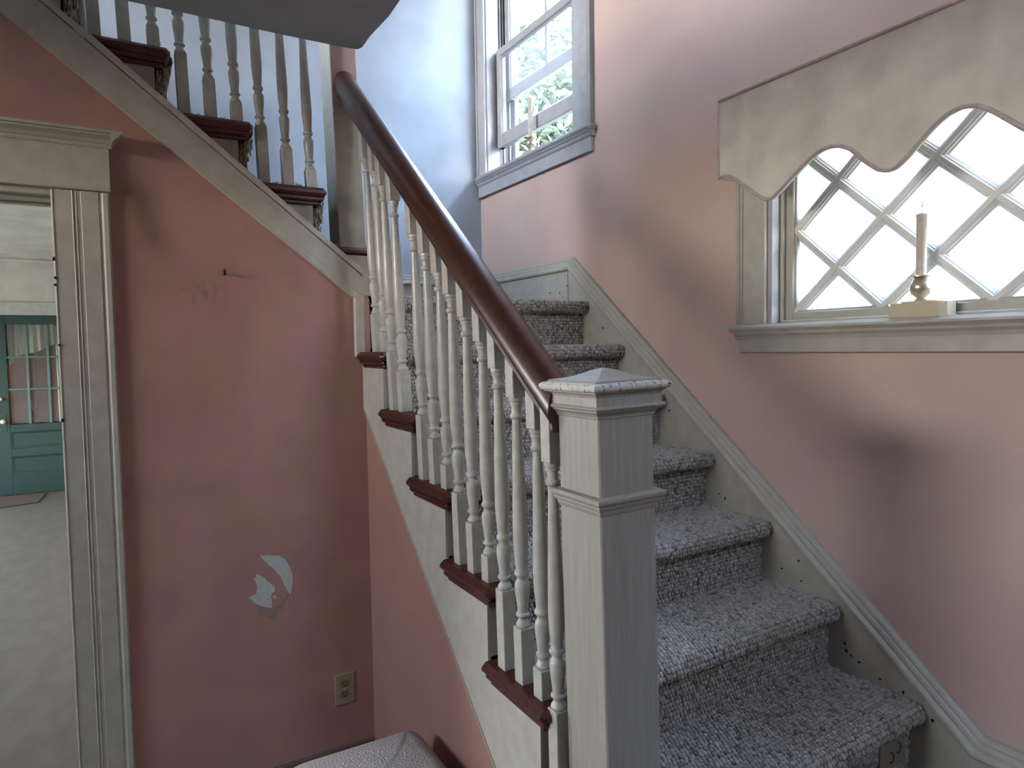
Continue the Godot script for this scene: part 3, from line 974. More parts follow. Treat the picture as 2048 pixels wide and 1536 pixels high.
	tube(st, [Vector3(-2.95, 1.92, -6.84), Vector3(-2.1, 1.92, -6.84)], 0.006)
	obj("curtain_rod", st, M.brass_pale, cur)
	# brown outer door of the vestibule
	var bd := struct_node("door_3", "brown wooden outer door seen through the glass of the green door", "door")
	for q in [[-3.30, -2.655], [-2.645, -1.95]]:
		st = begin()
		cbox(st, Vector3(q[0], 0.0, -7.52), Vector3(q[1], 2.2, -7.47), 0.004)
		obj("door_leaf", st, M.brown_door, bd)
	st = begin()
	tube(st, [Vector3(-2.70, 0.88, -7.47), Vector3(-2.70, 0.88, -7.43), Vector3(-2.70, 0.99, -7.43), Vector3(-2.70, 0.99, -7.47)], 0.009)
	obj("handle", st, M.trim_cool, bd)
	st = begin()
	cbox(st, Vector3(-3.4, 2.2, -7.5), Vector3(-1.9, 2.57, -7.45))
	struct("wall_vestibule", st, M.cream_wall)
	# doormat
	st = begin()
	prism(st, PackedVector2Array([Vector2(-3.05, -6.64), Vector2(-2.53, -6.57), Vector2(-2.57, -6.08), Vector2(-3.05, -5.93)]), Vector3(0, 0.0, 0), Vector3.RIGHT, Vector3.BACK, Vector3(0, 0.014, 0))
	tag(obj("doormat", st, M.doormat), "dark brown doormat on the pale floor before the green door", "doormat")

# ------------------------------------------------------------------ stairs
func string_low(z: float) -> float: return 1.195 - 0.852 * (z - 0.14)

func build_stairs() -> void:
	var s := thing("staircase", "lower flight of wooden stairs with dark red tread ends and white string", "staircase")
	for i in range(1, 7):
		var y := tread_y(i) - 0.004
		var zn := nose_z(i)
		var zb := maxf(zn - 0.29, -0.02) if i < 6 else 0.0
		var st := begin()
		cbox(st, Vector3(-1.056, y - 0.031, zb), Vector3(-0.955, y, zn), 0.012)
		cbox(st, Vector3(-0.97, y - 0.030, zn - 0.27), Vector3(-0.025, y - 0.006, zn - 0.06), 0.004)
		obj("tread", st, M.tread_wood, s)
		st = begin()
		cbox(st, Vector3(-1.046, y - 0.043, zb + 0.010), Vector3(-0.96, y - 0.029, zn - 0.010), 0.005)
		cbox(st, Vector3(-1.038, y - 0.056, zb + 0.022), Vector3(-0.965, y - 0.041, zn - 0.022), 0.005)
		obj("cove_moulding", st, M.tread_wood, s)
		st = begin()
		cbox(st, Vector3(-1.022, y - RISE + 0.001, zn - 0.068), Vector3(-0.962, y - 0.03, zn - 0.053))
		cbox(st, Vector3(-0.97, y - RISE + 0.001, zn - 0.125), Vector3(-0.025, y - 0.03, zn - 0.11))
		obj("riser", st, M.trim_dull, s)
	var st := begin()
	cbox(st, Vector3(-1.0, 1.53, nose_z(7) - 0.125), Vector3(-0.02, 1.68, nose_z(7) - 0.11))
	obj("riser", st, M.trim_dull, s)
	# landing platform
	st = begin()
	cbox(st, Vector3(-1.02, 1.50, -1.006), Vector3(-0.026, 1.706, -0.11))
	cbox(st, Vector3(-0.995, 1.685, -0.111), Vector3(-0.02, 1.704, nose_z(7) - 0.06), 0.004)
	obj("landing", st, M.tread_wood, s)
	# white string: sawtooth above, straight below
	st = begin()
	var pts := PackedVector2Array()
	pts.append(Vector2(1.50, string_low(1.50)))
	pts.append(Vector2(0.0, string_low(0.0)))
	pts.append(Vector2(0.0, tread_y(6) - 0.030))
	for i in range(6, 0, -1):
		pts.append(Vector2(nose_z(i) - 0.05, tread_y(i) - 0.030))
		pts.append(Vector2(nose_z(i) - 0.05, (tread_y(i - 1) if i > 1 else 0.38) - 0.030))
	pts.append(Vector2(1.50, 0.36))
	prism(st, pts, Vector3(-1.031, 0, 0), Vector3.BACK, Vector3.UP, Vector3(0.0085, 0, 0))
	obj("string_board", st, M.trim, s)
	st = begin()
	prism(st, PackedVector2Array([Vector2(1.5, string_low(1.5)), Vector2(0.0, string_low(0.0)), Vector2(0.0, string_low(0.0) + 0.006), Vector2(1.5, string_low(1.5) + 0.006)]), Vector3(-1.0335, 0, 0), Vector3.BACK, Vector3.UP, Vector3(0.01, 0, 0))
	obj("string_edge", st, M.trim, s)

func build_upper_stairs() -> void:
	var s := thing("staircase", "upper flight of stairs climbing left above the pink wall, seen end on", "staircase")
	for i in range(8, 13):
		var y := tread_y(i) - 0.004
		var xn := nose_x(i)
		if i == 8: xn = -0.909
		var xb := maxf(xn - 0.29, -2.13)
		var zf := 0.012 if i > 8 else -0.03
		var st := begin()
		cbox(st, Vector3(xb, y - 0.031, -1.0), Vector3(xn, y, zf), 0.011)
		obj("tread", st, M.tread_wood, s)
		st = begin()
		cbox(st, Vector3(xb + 0.01, y - 0.046, -1.0), Vector3(xn - 0.010, y - 0.029, zf - 0.009), 0.005)
		cbox(st, Vector3(xb + 0.02, y - 0.060, -1.0), Vector3(xn - 0.020, y - 0.044, zf - 0.018), 0.005)
		obj("cove_moulding", st, M.tread_wood, s)
		st = begin()
		cbox(st, Vector3(xn - 0.065, y - RISE, -1.0), Vector3(xn - 0.045, y - 0.03, -0.016))
		obj("riser", st, M.trim_dull, s)
	var st := begin()
	var pts := PackedVector2Array()
	for i in range(8, 13):
		var xn := nose_x(i) if i > 8 else -0.909
		pts.append(Vector2(xn - 0.045, tread_y(i - 1) - 0.036 if i > 8 else 1.72))
		pts.append(Vector2(xn - 0.045, tread_y(i) - 0.036))
	pts.append(Vector2(-2.13, tread_y(12) - 0.036))
	pts.append(Vector2(-2.13, 2.57))
	pts.append(Vector2(-1.05, 1.72))
	prism(st, pts, Vector3(0, 0, -0.034), Vector3.RIGHT, Vector3.UP, Vector3(0, 0, 0.016))
	obj("string_board", st, M.trim_dull, s)
	# plaster underside
	st = begin()
	prism(st, PackedVector2Array([Vector2(-1.03, 1.72), Vector2(-2.13, 2.58), Vector2(-2.13, 2.61), Vector2(-1.03, 1.75)]), Vector3(0, 0, -1.02), Vector3.RIGHT, Vector3.UP, Vector3(0, 0, 0.98))
	obj("soffit", st, M.plaster_white, s)

func lean(z: float) -> float: return 0.019 + 0.022 * (1.163 - z)

const TURN := [[0.0135, 0.0], [0.0164, 0.0015], [0.0174, 0.005], [0.0168, 0.0085], [0.0148, 0.0105], [0.0141, 0.0125], [0.0123, 0.0145], [0.0111, 0.018], [0.0116, 0.0225], [0.0135, 0.0255], [0.0161, 0.0265], [0.0167, 0.0295], [0.0157, 0.0325], [0.0130, 0.0345], [0.0123, 0.038], [0.0130, 0.046], [0.0141, 0.056], [0.0156, 0.068], [0.0169, 0.080], [0.0175, 0.090], [0.0173, 0.098], [0.0164, 0.1035], [0.0139, 0.1060], [0.0125, 0.1085], [0.0116, 0.112], [0.0121, 0.116], [0.0138, 0.1195], [0.0162, 0.1210], [0.0172, 0.1245], [0.0166, 0.1285], [0.0146, 0.131], [0.0131, 0.133], [0.0134, 0.140], [0.0148, 0.155], [0.0162, 0.172], [0.0171, 0.190], [0.0174, 0.210], [0.0171, 0.235], [0.0164, 0.270], [0.0153, 0.310], [0.0141, 0.350], [0.0129, 0.395], [0.0116, 0.440], [0.0107, 0.472], [0.0105, 0.4765], [0.0131, 0.4775], [0.0149, 0.4805], [0.0153, 0.484], [0.0146, 0.4875], [0.0123, 0.4895], [0.0113, 0.492], [0.0112, 0.499], [0.0116, 0.505], [0.0130, 0.5085], [0.0143, 0.509], [0.0149, 0.512], [0.0144, 0.515], [0.0148, 0.5165], [0.0167, 0.518], [0.0172, 0.522], [0.0167, 0.526]]

func baluster_mesh(k: int) -> ArrayMesh:
	var st := begin()
	var hb := 0.067 + 0.0633 * k
	var ht := hb + 0.526
	var end := 0.652 + 0.0634 * k + 0.056
	cbox(st, Vector3(-0.0176, 0.0, -0.0176), Vector3(0.0176, hb, 0.0176), 0.0015)
	lathe(st, TURN, Vector3(0, hb, 0), 16, false)
	cbox(st, Vector3(-0.0172, ht, -0.0172), Vector3(0.0172, end, 0.0172), 0.0015)
	return commit(st, M.baluster_paint)

func build_balustrade() -> void:
	var b := thing("balustrade", "white balustrade of the lower flight with newel post and dark wooden handrail", "balustrade")
	# newel post
	var nw := Node3D.new()
	nw.name = "newel_post"
	b.add_child(nw, true)
	nw.position = Vector3(-0.940, 0.566, 1.320)
	nw.rotation.z = 0.024
	var y0 := 0.566
	var st := begin()
	cbox(st, Vector3(-0.0675, 0.0, -0.0675), Vector3(0.0675, 1.215 - y0, 0.0675), 0.003)
	cbox(st, Vector3(-0.0668, 1.215 - y0, -0.0668), Vector3(0.0668, 1.40 - y0, 0.0668), 0.003)
	obj("shaft", st, M.newel_paint, nw)
	st = begin()
	lathe(st, [[0.0675, 1.203 - y0], [0.0700, 1.206 - y0], [0.0715, 1.211 - y0], [0.0715, 1.214 - y0], [0.0750, 1.216 - y0], [0.0775, 1.221 - y0], [0.0775, 1.224 - y0], [0.0815, 1.227 - y0], [0.0835, 1.231 - y0], [0.0835, 1.236 - y0], [0.0820, 1.2385 - y0], [0.0660, 1.2395 - y0]], Vector3.ZERO, 4, false)
	obj("band_moulding", st, M.newel_paint, nw)
	st = begin()
	lathe(st, [[0.0665, 1.386 - y0], [0.0690, 1.388 - y0], [0.0705, 1.393 - y0], [0.0745, 1.398 - y0], [0.0790, 1.4005 - y0], [0.0790, 1.403 - y0], [0.0830, 1.4045 - y0], [0.0845, 1.4075 - y0], [0.0830, 1.4105 - y0], [0.0795, 1.412 - y0], [0.0785, 1.428 - y0], [0.0800, 1.433 - y0], [0.0835, 1.436 - y0], [0.0860, 1.437 - y0], [0.0860, 1.440 - y0], [0.06, 1.441 - y0]], Vector3.ZERO, 4, false)
	obj("neck_moulding", st, M.newel_paint, nw)
	st = begin()
	lathe(st, [[0.0832, 1.4385 - y0], [0.0891, 1.4400 - y0], [0.0924, 1.4430 - y0], [0.0937, 1.4470 - y0], [0.0924, 1.4510 - y0], [0.0886, 1.4540 - y0], [0.0813, 1.4555 - y0], [0.0808, 1.4580 - y0], [0.0774, 1.4600 - y0], [0.0658, 1.4612 - y0], [0.0523, 1.4632 - y0], [0.0397, 1.4668 - y0], [0.0290, 1.4712 - y0], [0.0194, 1.4754 - y0], [0.0106, 1.4784 - y0], [0.0039, 1.4798 - y0], [0.0000, 1.4800 - y0]], Vector3.ZERO, 4, false)
	obj("cap", st, M.newel_paint, nw)
	st = begin()
	lathe(st, [[0.0837, 1.4380 - y0], [0.0895, 1.4395 - y0], [0.0929, 1.4425 - y0], [0.0943, 1.4470 - y0], [0.0929, 1.4515 - y0], [0.0888, 1.4545 - y0], [0.0815, 1.4560 - y0]], Vector3.ZERO, 4, false)
	obj("cap_edge", st, M.cap_paint, nw)
	st = begin()
	cbox(st, Vector3(0.079, 1.4425 - y0, 0.064), Vector3(0.0948, 1.4520 - y0, 0.0946), 0.004)
	var bw := obj("bare_corner", st, M.bare_wood, nw)
	bw.set_meta("label", "bare wood where the paint has chipped off")
	# balusters: three to a tread, one missing
	var kinds := [baluster_mesh(0), baluster_mesh(1), baluster_mesh(2)]
	for q in [[1, 2], [2, 0], [2, 1], [2, 2], [3, 0], [3, 1], [3, 2], [4, 0], [4, 1], [4, 2], [5, 1], [5, 2], [6, 0], [6, 1]]:
		var i: int = q[0]
		var k: int = q[1]
		var z := nose_z(i) - 0.043 - 0.0176 - 0.0815 * k
		var o := obj("baluster", kinds[k], null, b)
		var dx := 0.0006 * rng.randf_range(-1.0, 1.0)
		if i == 1: z = 1.228
		o.position = Vector3(-1.0125 + dx, tread_y(i) - 0.004, z)
		o.rotation.z = lean(z) * (1.0 + rng.randf_range(-0.06, 0.06))
	# handrail
	st = begin()
	var prof := PackedVector2Array([Vector2(-0.0275, 0.0), Vector2(0.0275, 0.0), Vector2(0.029, 0.003), Vector2(0.029, 0.012), Vector2(0.0305, 0.015), Vector2(0.034, 0.0165), Vector2(0.0375, 0.021), Vector2(0.039, 0.029), Vector2(0.0385, 0.040), Vector2(0.036, 0.052), Vector2(0.031, 0.062), Vector2(0.023, 0.070), Vector2(0.012, 0.0745), Vector2(0.0, 0.076), Vector2(-0.012, 0.0745), Vector2(-0.023, 0.070), Vector2(-0.031, 0.062), Vector2(-0.036, 0.052), Vector2(-0.0385, 0.040), Vector2(-0.039, 0.029), Vector2(-0.0375, 0.021), Vector2(-0.034, 0.0165), Vector2(-0.0305, 0.015), Vector2(-0.029, 0.012), Vector2(-0.029, 0.003)])
	var n := Vector2(0.792, 1.0).normalized() # (z, y) normal of the slope
	var steps := 12
	var rings := []
	for j in steps + 1:
		var z := lerpf(1.2535, -0.062, float(j) / steps)
		var cx := -1.012 - 0.038 * (1.25 - z) / 1.31
		var yb := 1.352 + 0.822 * (1.25 - z)
		var ring := []
		for p in prof:
			# plumb cut at both ends: slide along the slope so that the section stays in the plane z = const
			var yy := yb + p.y * sqrt(1.0 + 0.792 * 0.792)
			ring.append(Vector3(cx + p.x, yy, z))
		rings.append(ring)
	st.set_smooth_group(4)
	for j in steps:
		for a in prof.size():
			var a2 := (a + 1) % prof.size()
			var e := prof[a2] - prof[a]
			st.set_smooth_group(4 if a >= 4 and a <= 21 else -1)
			quad(st, rings[j][a], rings[j][a2], rings[j + 1][a2], rings[j + 1][a], Vector3(e.y, -e.x * 0.78, -e.x * 0.62))
	st.set_smooth_group(-1)
	var idx := Geometry2D.triangulate_polygon(prof)
	for e in [0, steps]:
		for k in range(0, idx.size(), 3):
			tri(st, rings[e][idx[k]], rings[e][idx[k + 1]], rings[e][idx[k + 2]], Vector3.BACK if e == 0 else Vector3.FORWARD)
	obj("handrail", st, M.rail_wood, b)

func build_upper_balustrade() -> void:
	var b := thing("balustrade", "white balusters and corner post of the upper flight against the pale back wall", "balustrade")
	var kinds := [baluster_mesh(0), baluster_mesh(1), baluster_mesh(2)]
	for i in range(9, 13):
		for k in 3:
			if i == 12 and k > 1: continue
			var x := nose_x(i) - 0.043 - 0.0785 * k
			var o := obj("baluster", kinds[k], null, b)
			o.position = Vector3(x, tread_y(i) - 0.004, -0.038)
			o.rotation.z = 0.030 * (1.0 + rng.randf_range(-0.1, 0.1))
	# corner post up to the ceiling
	var p := Node3D.new()
	p.name = "corner_post"
	b.add_child(p, true)
	p.position = Vector3(-1.030, 1.706, -0.122)
	p.rotation.z = 0.028
	var st := begin()
	cbox(st, Vector3(-0.049, 0.0, -0.0625), Vector3(0.049, 0.70, 0.0625), 0.003)
	obj("shaft", st, M.trim_dull, p)
	st = begin()
	cbox(st, Vector3(-0.049, 0.695, -0.0625), Vector3(0.049, 1.14, 0.061), 0.003)
	obj("upper_shaft", st, M.trim_dull, p)
	st = begin()
	cbox(st, Vector3(-0.047, 0.71, 0.060), Vector3(0.047, 1.14, 0.0625), 0.001)
	obj("pink_face", st, M.pink, p)

# ------------------------------------------------------------------ carpet
func carpet_path(i: int) -> Array:
	# (z, y) from the foot of riser i over the nosing to the back of tread i
	var y := tread_y(i)
	var yp := tread_y(i - 1) if i > 1 else 0.38
	var zr := nose_z(i) - 0.040
	var zn := nose_z(i) + 0.006
	var zb := nose_z(i + 1) - 0.040 if i < 7 else -0.9
	var pts := [Vector2(zr, yp + 0.006), Vector2(zr + 0.001, y - 0.040), Vector2(zr + 0.010, y - 0.034)]
	for k in 7:
		var a := -PI * 0.42 + (PI * 0.92) * k / 6.0
		pts.append(Vector2(zn - 0.022 + 0.022 * cos(a), y - 0.015 + 0.021 * sin(a)))
	pts.append(Vector2(zb, y + 0.006))
	return pts

func skew(x: float) -> float: return -0.030 * (x + 1.05)

func build_carpet() -> void:
	var c := thing("stair_carpet", "grey looped berber carpet covering the steps of the lower flight", "carpet")
	var xa := -0.968
	var xb := -0.020
	var bm := SphereMesh.new()
	bm.radius = 1.0; bm.height = 2.0; bm.radial_segments = 6; bm.rings = 3
	for i in range(1, 8):
		var pts := carpet_path(i)
		var st := begin()
		st.set_smooth_group(5)
		for k in pts.size() - 1:
			var p: Vector2 = pts[k]; var q: Vector2 = pts[k + 1]
			var n := Vector3(0, -(q.x - p.x), q.y - p.y)
			quad(st, Vector3(xa, p.y, p.x + skew(xa)), Vector3(xb, p.y, p.x + skew(xb)), Vector3(xb, q.y, q.x + skew(xb)), Vector3(xa, q.y, q.x + skew(xa)), n)
			quad(st, Vector3(xa, p.y, p.x + skew(xa)) - n.normalized() * 0.012, Vector3(xb, p.y, p.x + skew(xb)) - n.normalized() * 0.012, Vector3(xb, q.y, q.x + skew(xb)) - n.normalized() * 0.012, Vector3(xa, q.y, q.x + skew(xa)) - n.normalized() * 0.012, -n)
		st.set_smooth_group(-1)
		for xs in [xa, xb]:
			for k in pts.size() - 1:
				var p: Vector2 = pts[k]; var q: Vector2 = pts[k + 1]
				var n := Vector3(0, -(q.x - p.x), q.y - p.y).normalized() * 0.012
				quad(st, Vector3(xs, p.y, p.x + skew(xs)), Vector3(xs, q.y, q.x + skew(xs)), Vector3(xs, q.y, q.x + skew(xs)) - n, Vector3(xs, p.y, p.x + skew(xs)) - n, Vector3.LEFT if xs == xa else Vector3.RIGHT)
		var base := obj("carpeted_step", st, M.carpet_base, c)
		# loops
		var xf := []
		var cols := []
		var along := 0.0
		var row := 0
		var limit := 9.0 if i < 7 else 0.30
		var step_len := 0.0122
		var total := 0.0
		var next := 0.004
		for k in pts.size() - 1:
			var p: Vector2 = pts[k]; var q: Vector2 = pts[k + 1]
			var L := (q - p).length()
			while next < total + L and next < limit:
				var f := (next - total) / L
				var at := p.lerp(q, f)
				var t := (q - p).normalized()
				var N := Vector3(0, -t.x, t.y)
				var T := Vector3(0, t.y, t.x)
				var x := xa + 0.004 + (0.0055 if row % 2 else 0.0)
				while x < xb - 0.002:
					var jx := x + rng.randf_range(-0.0016, 0.0016)
					var s := rng.randf_range(0.85, 1.2)
					var tw := rng.randf_range(-0.35, 0.35)
					var X := (Vector3.RIGHT * cos(tw) + T * sin(tw))
					var TT := (T * cos(tw) - Vector3.RIGHT * sin(tw))
					var o := Vector3(jx, at.y, at.x + skew(jx)) + N * rng.randf_range(-0.0005, 0.0022) + T * rng.randf_range(-0.0016, 0.0016)
					xf.append(Transform3D(Basis(X * 0.0061 * s, N * 0.0056 * s, TT * 0.0074 * s), o))
					var v := rng.randf_range(0.75, 1.1)
					if rng.randf() < 0.10: v *= 0.6
					cols.append(Color(0.45 * v, 0.41 * v, 0.36 * v))
					x += 0.0112
				row += 1
				next += step_len
			total += L
		multi("loops", bm, xf, cols, M.carpet_loop, base)
	# frayed patch of backing with two curled marks low on the first step
	var st := begin()
	var y := tread_y(1)
	var zr := nose_z(1) - 0.038 + skew(-0.1)
	cbox(st, Vector3(-0.165, y - 0.145, zr + 0.006), Vector3(-0.058, y - 0.066, zr + 0.011), 0.002)
	var fl := obj("bare_backing", st, mat("backing", Color(0.52, 0.48, 0.39), 0.95), c)
	fl.set_meta("label", "bare yellowish backing patch with two dark curls")
	for q in [[-0.118, -0.112], [-0.088, -0.094]]:
		st = begin()
		var arc := []
		for k in 11:
			var a := lerpf(PI * 0.6, -PI * 0.75, k / 10.0)
			arc.append(Vector3(q[0] + 0.010 * cos(a), y + q[1] + 0.014 * sin(a), zr + 0.012))
		tube(st, arc, 0.0014, 5)
		obj("curl_mark", st, M.soot, fl)
	# ragged tuft at the missing baluster
	var xf := []
	var cols := []
	for k in 90:
		var z := nose_z(5) - 0.06 + rng.randfn(0, 0.016)
		xf.append(Transform3D(Basis.from_euler(Vector3(rng.randf() * 3, rng.randf() * 3, rng.randf() * 3)).scaled(Vector3.ONE * rng.randf_range(0.004, 0.009)), Vector3(-0.975 + rng.randfn(0, 0.010), tread_y(5) + absf(rng.randfn(0.008, 0.010)), z)))
		var v := rng.randf_range(0.5, 1.1)
		cols.append(Color(0.375 * v, 0.350 * v, 0.315 * v))
	multi("frayed_tuft", bm, xf, cols, M.carpet_loop, c)

func build_upper_carpet() -> void:
	var c := thing("stair_carpet", "worn carpet with frayed brown edges on the upper flight beside the balusters", "carpet")
	var bm := SphereMesh.new()
	bm.radius = 1.0; bm.height = 2.0; bm.radial_segments = 6; bm.rings = 3
	var za := -0.066
	var zb := -1.0
	for i in range(8, 13):
		var y := tread_y(i)
		var xn := nose_x(i) + 0.006 if i > 8 else -0.903
		var xr := xn - 0.046
		var xb := maxf(nose_x(i + 1) - 0.04, -2.13)
		var pts := [Vector2(xr, y - RISE + 0.004), Vector2(xr + 0.004, y - 0.045)]
		for k in 6:
			var a := -PI * 0.40 + (PI * 0.9) * k / 5.0
			pts.append(Vector2(xn - 0.018 + 0.024 * cos(a), y - 0.017 + 0.023 * sin(a)))
		pts.append(Vector2(xb, y + 0.006))
		var st := begin()
		for k in pts.size() - 1:
			var p: Vector2 = pts[k]; var q: Vector2 = pts[k + 1]
			var n := Vector3(q.y - p.y, -(q.x - p.x), 0)
			for o in [0.0, 0.010]:
				var d: Vector3 = n.normalized() * o
				quad(st, Vector3(p.x, p.y, za) - d, Vector3(q.x, q.y, za) - d, Vector3(q.x, q.y, zb) - d, Vector3(p.x, p.y, zb) - d, n if o == 0.0 else -n)
			var dd := n.normalized() * 0.010
			quad(st, Vector3(p.x, p.y, za), Vector3(q.x, q.y, za), Vector3(q.x, q.y, za) - dd, Vector3(p.x, p.y, za) - dd, Vector3.BACK)
		var base := obj("carpeted_step", st, M.carpet_base, c)
		if i < 9: continue
		var xf := []
		var cols := []
		for k in 560:
			# down the riser edge, fat at the top and thin at the foot
			var t := rng.randf()
			var yy := lerpf(y - 0.045, y - RISE + 0.02, t)
			var wid := lerpf(0.042, 0.018, t) * rng.randf_range(0.4, 1.0)
			xf.append(Transform3D(Basis.from_euler(Vector3(rng.randf() * 3, rng.randf() * 3, rng.randf() * 3)).scaled(Vector3(0.0022, 0.0085, 0.0022) * rng.randf_range(0.6, 1.3)), Vector3(xr + rng.randf() * wid * 1.15 + 0.002, yy, za + 0.010 + rng.randfn(0, 0.010))))
			var v := rng.randf_range(0.25, 1.0)
			cols.append(Color(0.75 * v, 0.62 * v, 0.45 * v))
		for k in 260:
			var xx := rng.randf_range(xb, xn - 0.01)
			xf.append(Transform3D(Basis.from_euler(Vector3(rng.randf() * 3, rng.randf() * 3, rng.randf() * 3)).scaled(Vector3(0.002, 0.006, 0.002) * rng.randf_range(0.6, 1.2)), Vector3(xx, y + absf(rng.randfn(0.003, 0.007)), za + rng.randfn(0.0, 0.010))))
			var v := rng.randf_range(0.4, 1.1)
			cols.append(Color(0.60 * v, 0.56 * v, 0.50 * v))
		multi("frayed_edge", bm, xf, cols, M.carpet_fray, base)

# ------------------------------------------------------------------ window dressing
func valance_low(z: float) -> float:
	# lower outline: points at 1.055 and 1.411, mirrored about 1.57, arches between
	var zz := z if z < 1.572 else 3.144 - z
	var key := [[0.868, 2.037], [0.880, 2.039], [0.905, 2.037], [0.935, 2.020], [0.975, 1.988], [1.020, 1.953], [1.040, 1.940], [1.055, 1.936], [1.070, 1.939], [1.095, 1.953], [1.140, 1.985], [1.185, 2.015], [1.215, 2.030], [1.245, 2.035], [1.280, 2.029], [1.310, 2.012], [1.345, 1.975], [1.380, 1.946], [1.400, 1.938], [1.413, 1.936], [1.428, 1.940], [1.450, 1.955], [1.490, 1.992], [1.520, 2.018], [1.545, 2.032], [1.572, 2.037]]
	for k in key.size() - 1:
		if zz <= key[k + 1][0]:
			return lerpf(key[k][1], key[k + 1][1], clampf((zz - key[k][0]) / (key[k + 1][0] - key[k][0]), 0.0, 1.0))
	return 2.037

func build_valance() -> void:
	var v := thing("valance", "cream upholstered window valance with a scalloped lower edge above the diamond window", "valance")
	var za := 0.868
	var zb := 2.276
	var pts := PackedVector2Array()
	var edge := []
	var n := 96
	for k in n + 1:
		var z := lerpf(za, zb, float(k) / n)
		pts.append(Vector2(z, valance_low(z)))
		edge.append(Vector3(-0.158, valance_low(z) + 0.002, z))
	pts.append(Vector2(zb, 2.272))
	pts.append(Vector2(za, 2.272))
	var st := begin()
	prism(st, pts, Vector3(-0.157, 0, 0), Vector3.BACK, Vector3.UP, Vector3(0.012, 0, 0))
	obj("front_board", st, M.valance_cloth, v)
	st = begin()
	cbox(st, Vector3(-0.146, 2.037, za), Vector3(-0.001, 2.272, za + 0.012), 0.002)
	obj("return_board", st, M.valance_cloth, v)
	st = begin()
	cbox(st, Vector3(-0.146, 2.037, zb - 0.012), Vector3(-0.001, 2.272, zb), 0.002)
	obj("return_board", st, M.valance_cloth, v)
	st = begin()
	cbox(st, Vector3(-0.150, 2.255, za), Vector3(-0.001, 2.270, zb), 0.002)
	obj("top_board", st, M.valance_cloth, v)
	st = begin()
	tube(st, edge, 0.0055, 8)
	obj("lower_piping", st, M.piping_cloth, v)
	st = begin()
	tube(st, [Vector3(-0.157, 2.273, za), Vector3(-0.157, 2.273, zb)], 0.0055, 8)
	tube(st, [Vector3(-0.157, 2.273, za), Vector3(-0.157, 2.037, za)], 0.004, 8)
	obj("upper_piping", st, M.piping_cloth, v)

func build_candles() -> void:
	for s in 2:
		var at := Vector3(0.0, 1.586, 1.402) if s == 0 else Vector3(0.014, 2.470, -0.510)
		var c := thing("window_candle", ["electric window candle with brass box base on the diamond window sill", "slim electric candle on the sill of the raised sash window"][s], "candle lamp", at, "")
		var st := begin()
		if s == 0:
			# octagonal brass box
			var oct := PackedVector2Array([Vector2(-0.020, -0.072), Vector2(0.020, -0.072), Vector2(0.038, -0.056), Vector2(0.038, 0.060), Vector2(0.020, 0.076), Vector2(-0.020, 0.076), Vector2(-0.036, 0.064), Vector2(-0.036, -0.058)])
			prism(st, oct, Vector3(0, 0.004, 0), Vector3.RIGHT, Vector3.BACK, Vector3(0, 0.032, 0))
			var o2 := PackedVector2Array()
			for p in oct: o2.append(p * Vector2(1.1, 1.05))
			prism(st, o2, Vector3(0, 0.0, 0), Vector3.RIGHT, Vector3.BACK, Vector3(0, 0.005, 0))
			var o3 := PackedVector2Array()
			for p in oct: o3.append(p * Vector2(0.66, 0.62))
			prism(st, o3, Vector3(0, 0.036, 0), Vector3.RIGHT, Vector3.BACK, Vector3(0, 0.005, 0))
			obj("base", st, M.brass_pale, c)
		else:
			cbox(st, Vector3(-0.024, 0.0, -0.045), Vector3(0.024, 0.026, 0.045), 0.004)
			obj("base", st, M.brass_pale, c)
		st = begin()
		var yb := 0.041 if s == 0 else 0.026
		lathe(st, [[0.013, yb], [0.015, yb + 0.004], [0.011, yb + 0.008], [0.012, yb + 0.010], [0.022, yb + 0.019], [0.0265, yb + 0.032], [0.0255, yb + 0.042], [0.019, yb + 0.053], [0.0125, yb + 0.058]], Vector3.ZERO, 20, true)
		obj("globe", st, M.brass, c)
		st = begin()
		lathe(st, [[0.012, yb + 0.057], [0.019, yb + 0.059], [0.031, yb + 0.062], [0.031, yb + 0.064], [0.014, yb + 0.0635]], Vector3.ZERO, 20, true)
		obj("drip_pan", st, M.brass, c)
		st = begin()
		var ct := 0.262 if s == 0 else 0.282
		var r := 0.0125 if s == 0 else 0.0112
		lathe(st, [[r, yb + 0.062], [r, ct - 0.006], [r + 0.0012, ct - 0.004], [r + 0.0008, ct], [r * 0.55, ct + 0.003], [r * 0.5, ct + 0.001]], Vector3.ZERO, 16, true)
		obj("candle_tube", st, M.candle_wax, c)
		if s == 0:
			st = begin()
			tube(st, [Vector3(0, ct, 0), Vector3(0, ct + 0.012, 0.001), Vector3(0, ct + 0.030, 0)], 0.0012, 6)
			tube(st, [Vector3(0, ct + 0.016, -0.004), Vector3(0, ct + 0.020, 0.0), Vector3(0, ct + 0.024, 0.005)], 0.001, 6)
			tube(st, [Vector3(0, ct + 0.024, -0.004), Vector3(0, ct + 0.020, 0.0), Vector3(0, ct + 0.016, 0.004)], 0.001, 6)
			obj("bulb_clip", st, M.brass_pale, c)
	# small clip box beside the candle base
	var st := begin()
	cbox(st, Vector3(-0.02, 0.0, -0.018), Vector3(0.02, 0.036, 0.018), 0.004)
	var p := obj("plug_block", st, M.ivory)
	p.position = Vector3(0.062, 1.586, 1.452)
	tag(p, "small ivory plug block behind the candle on the diamond window sill", "plug")

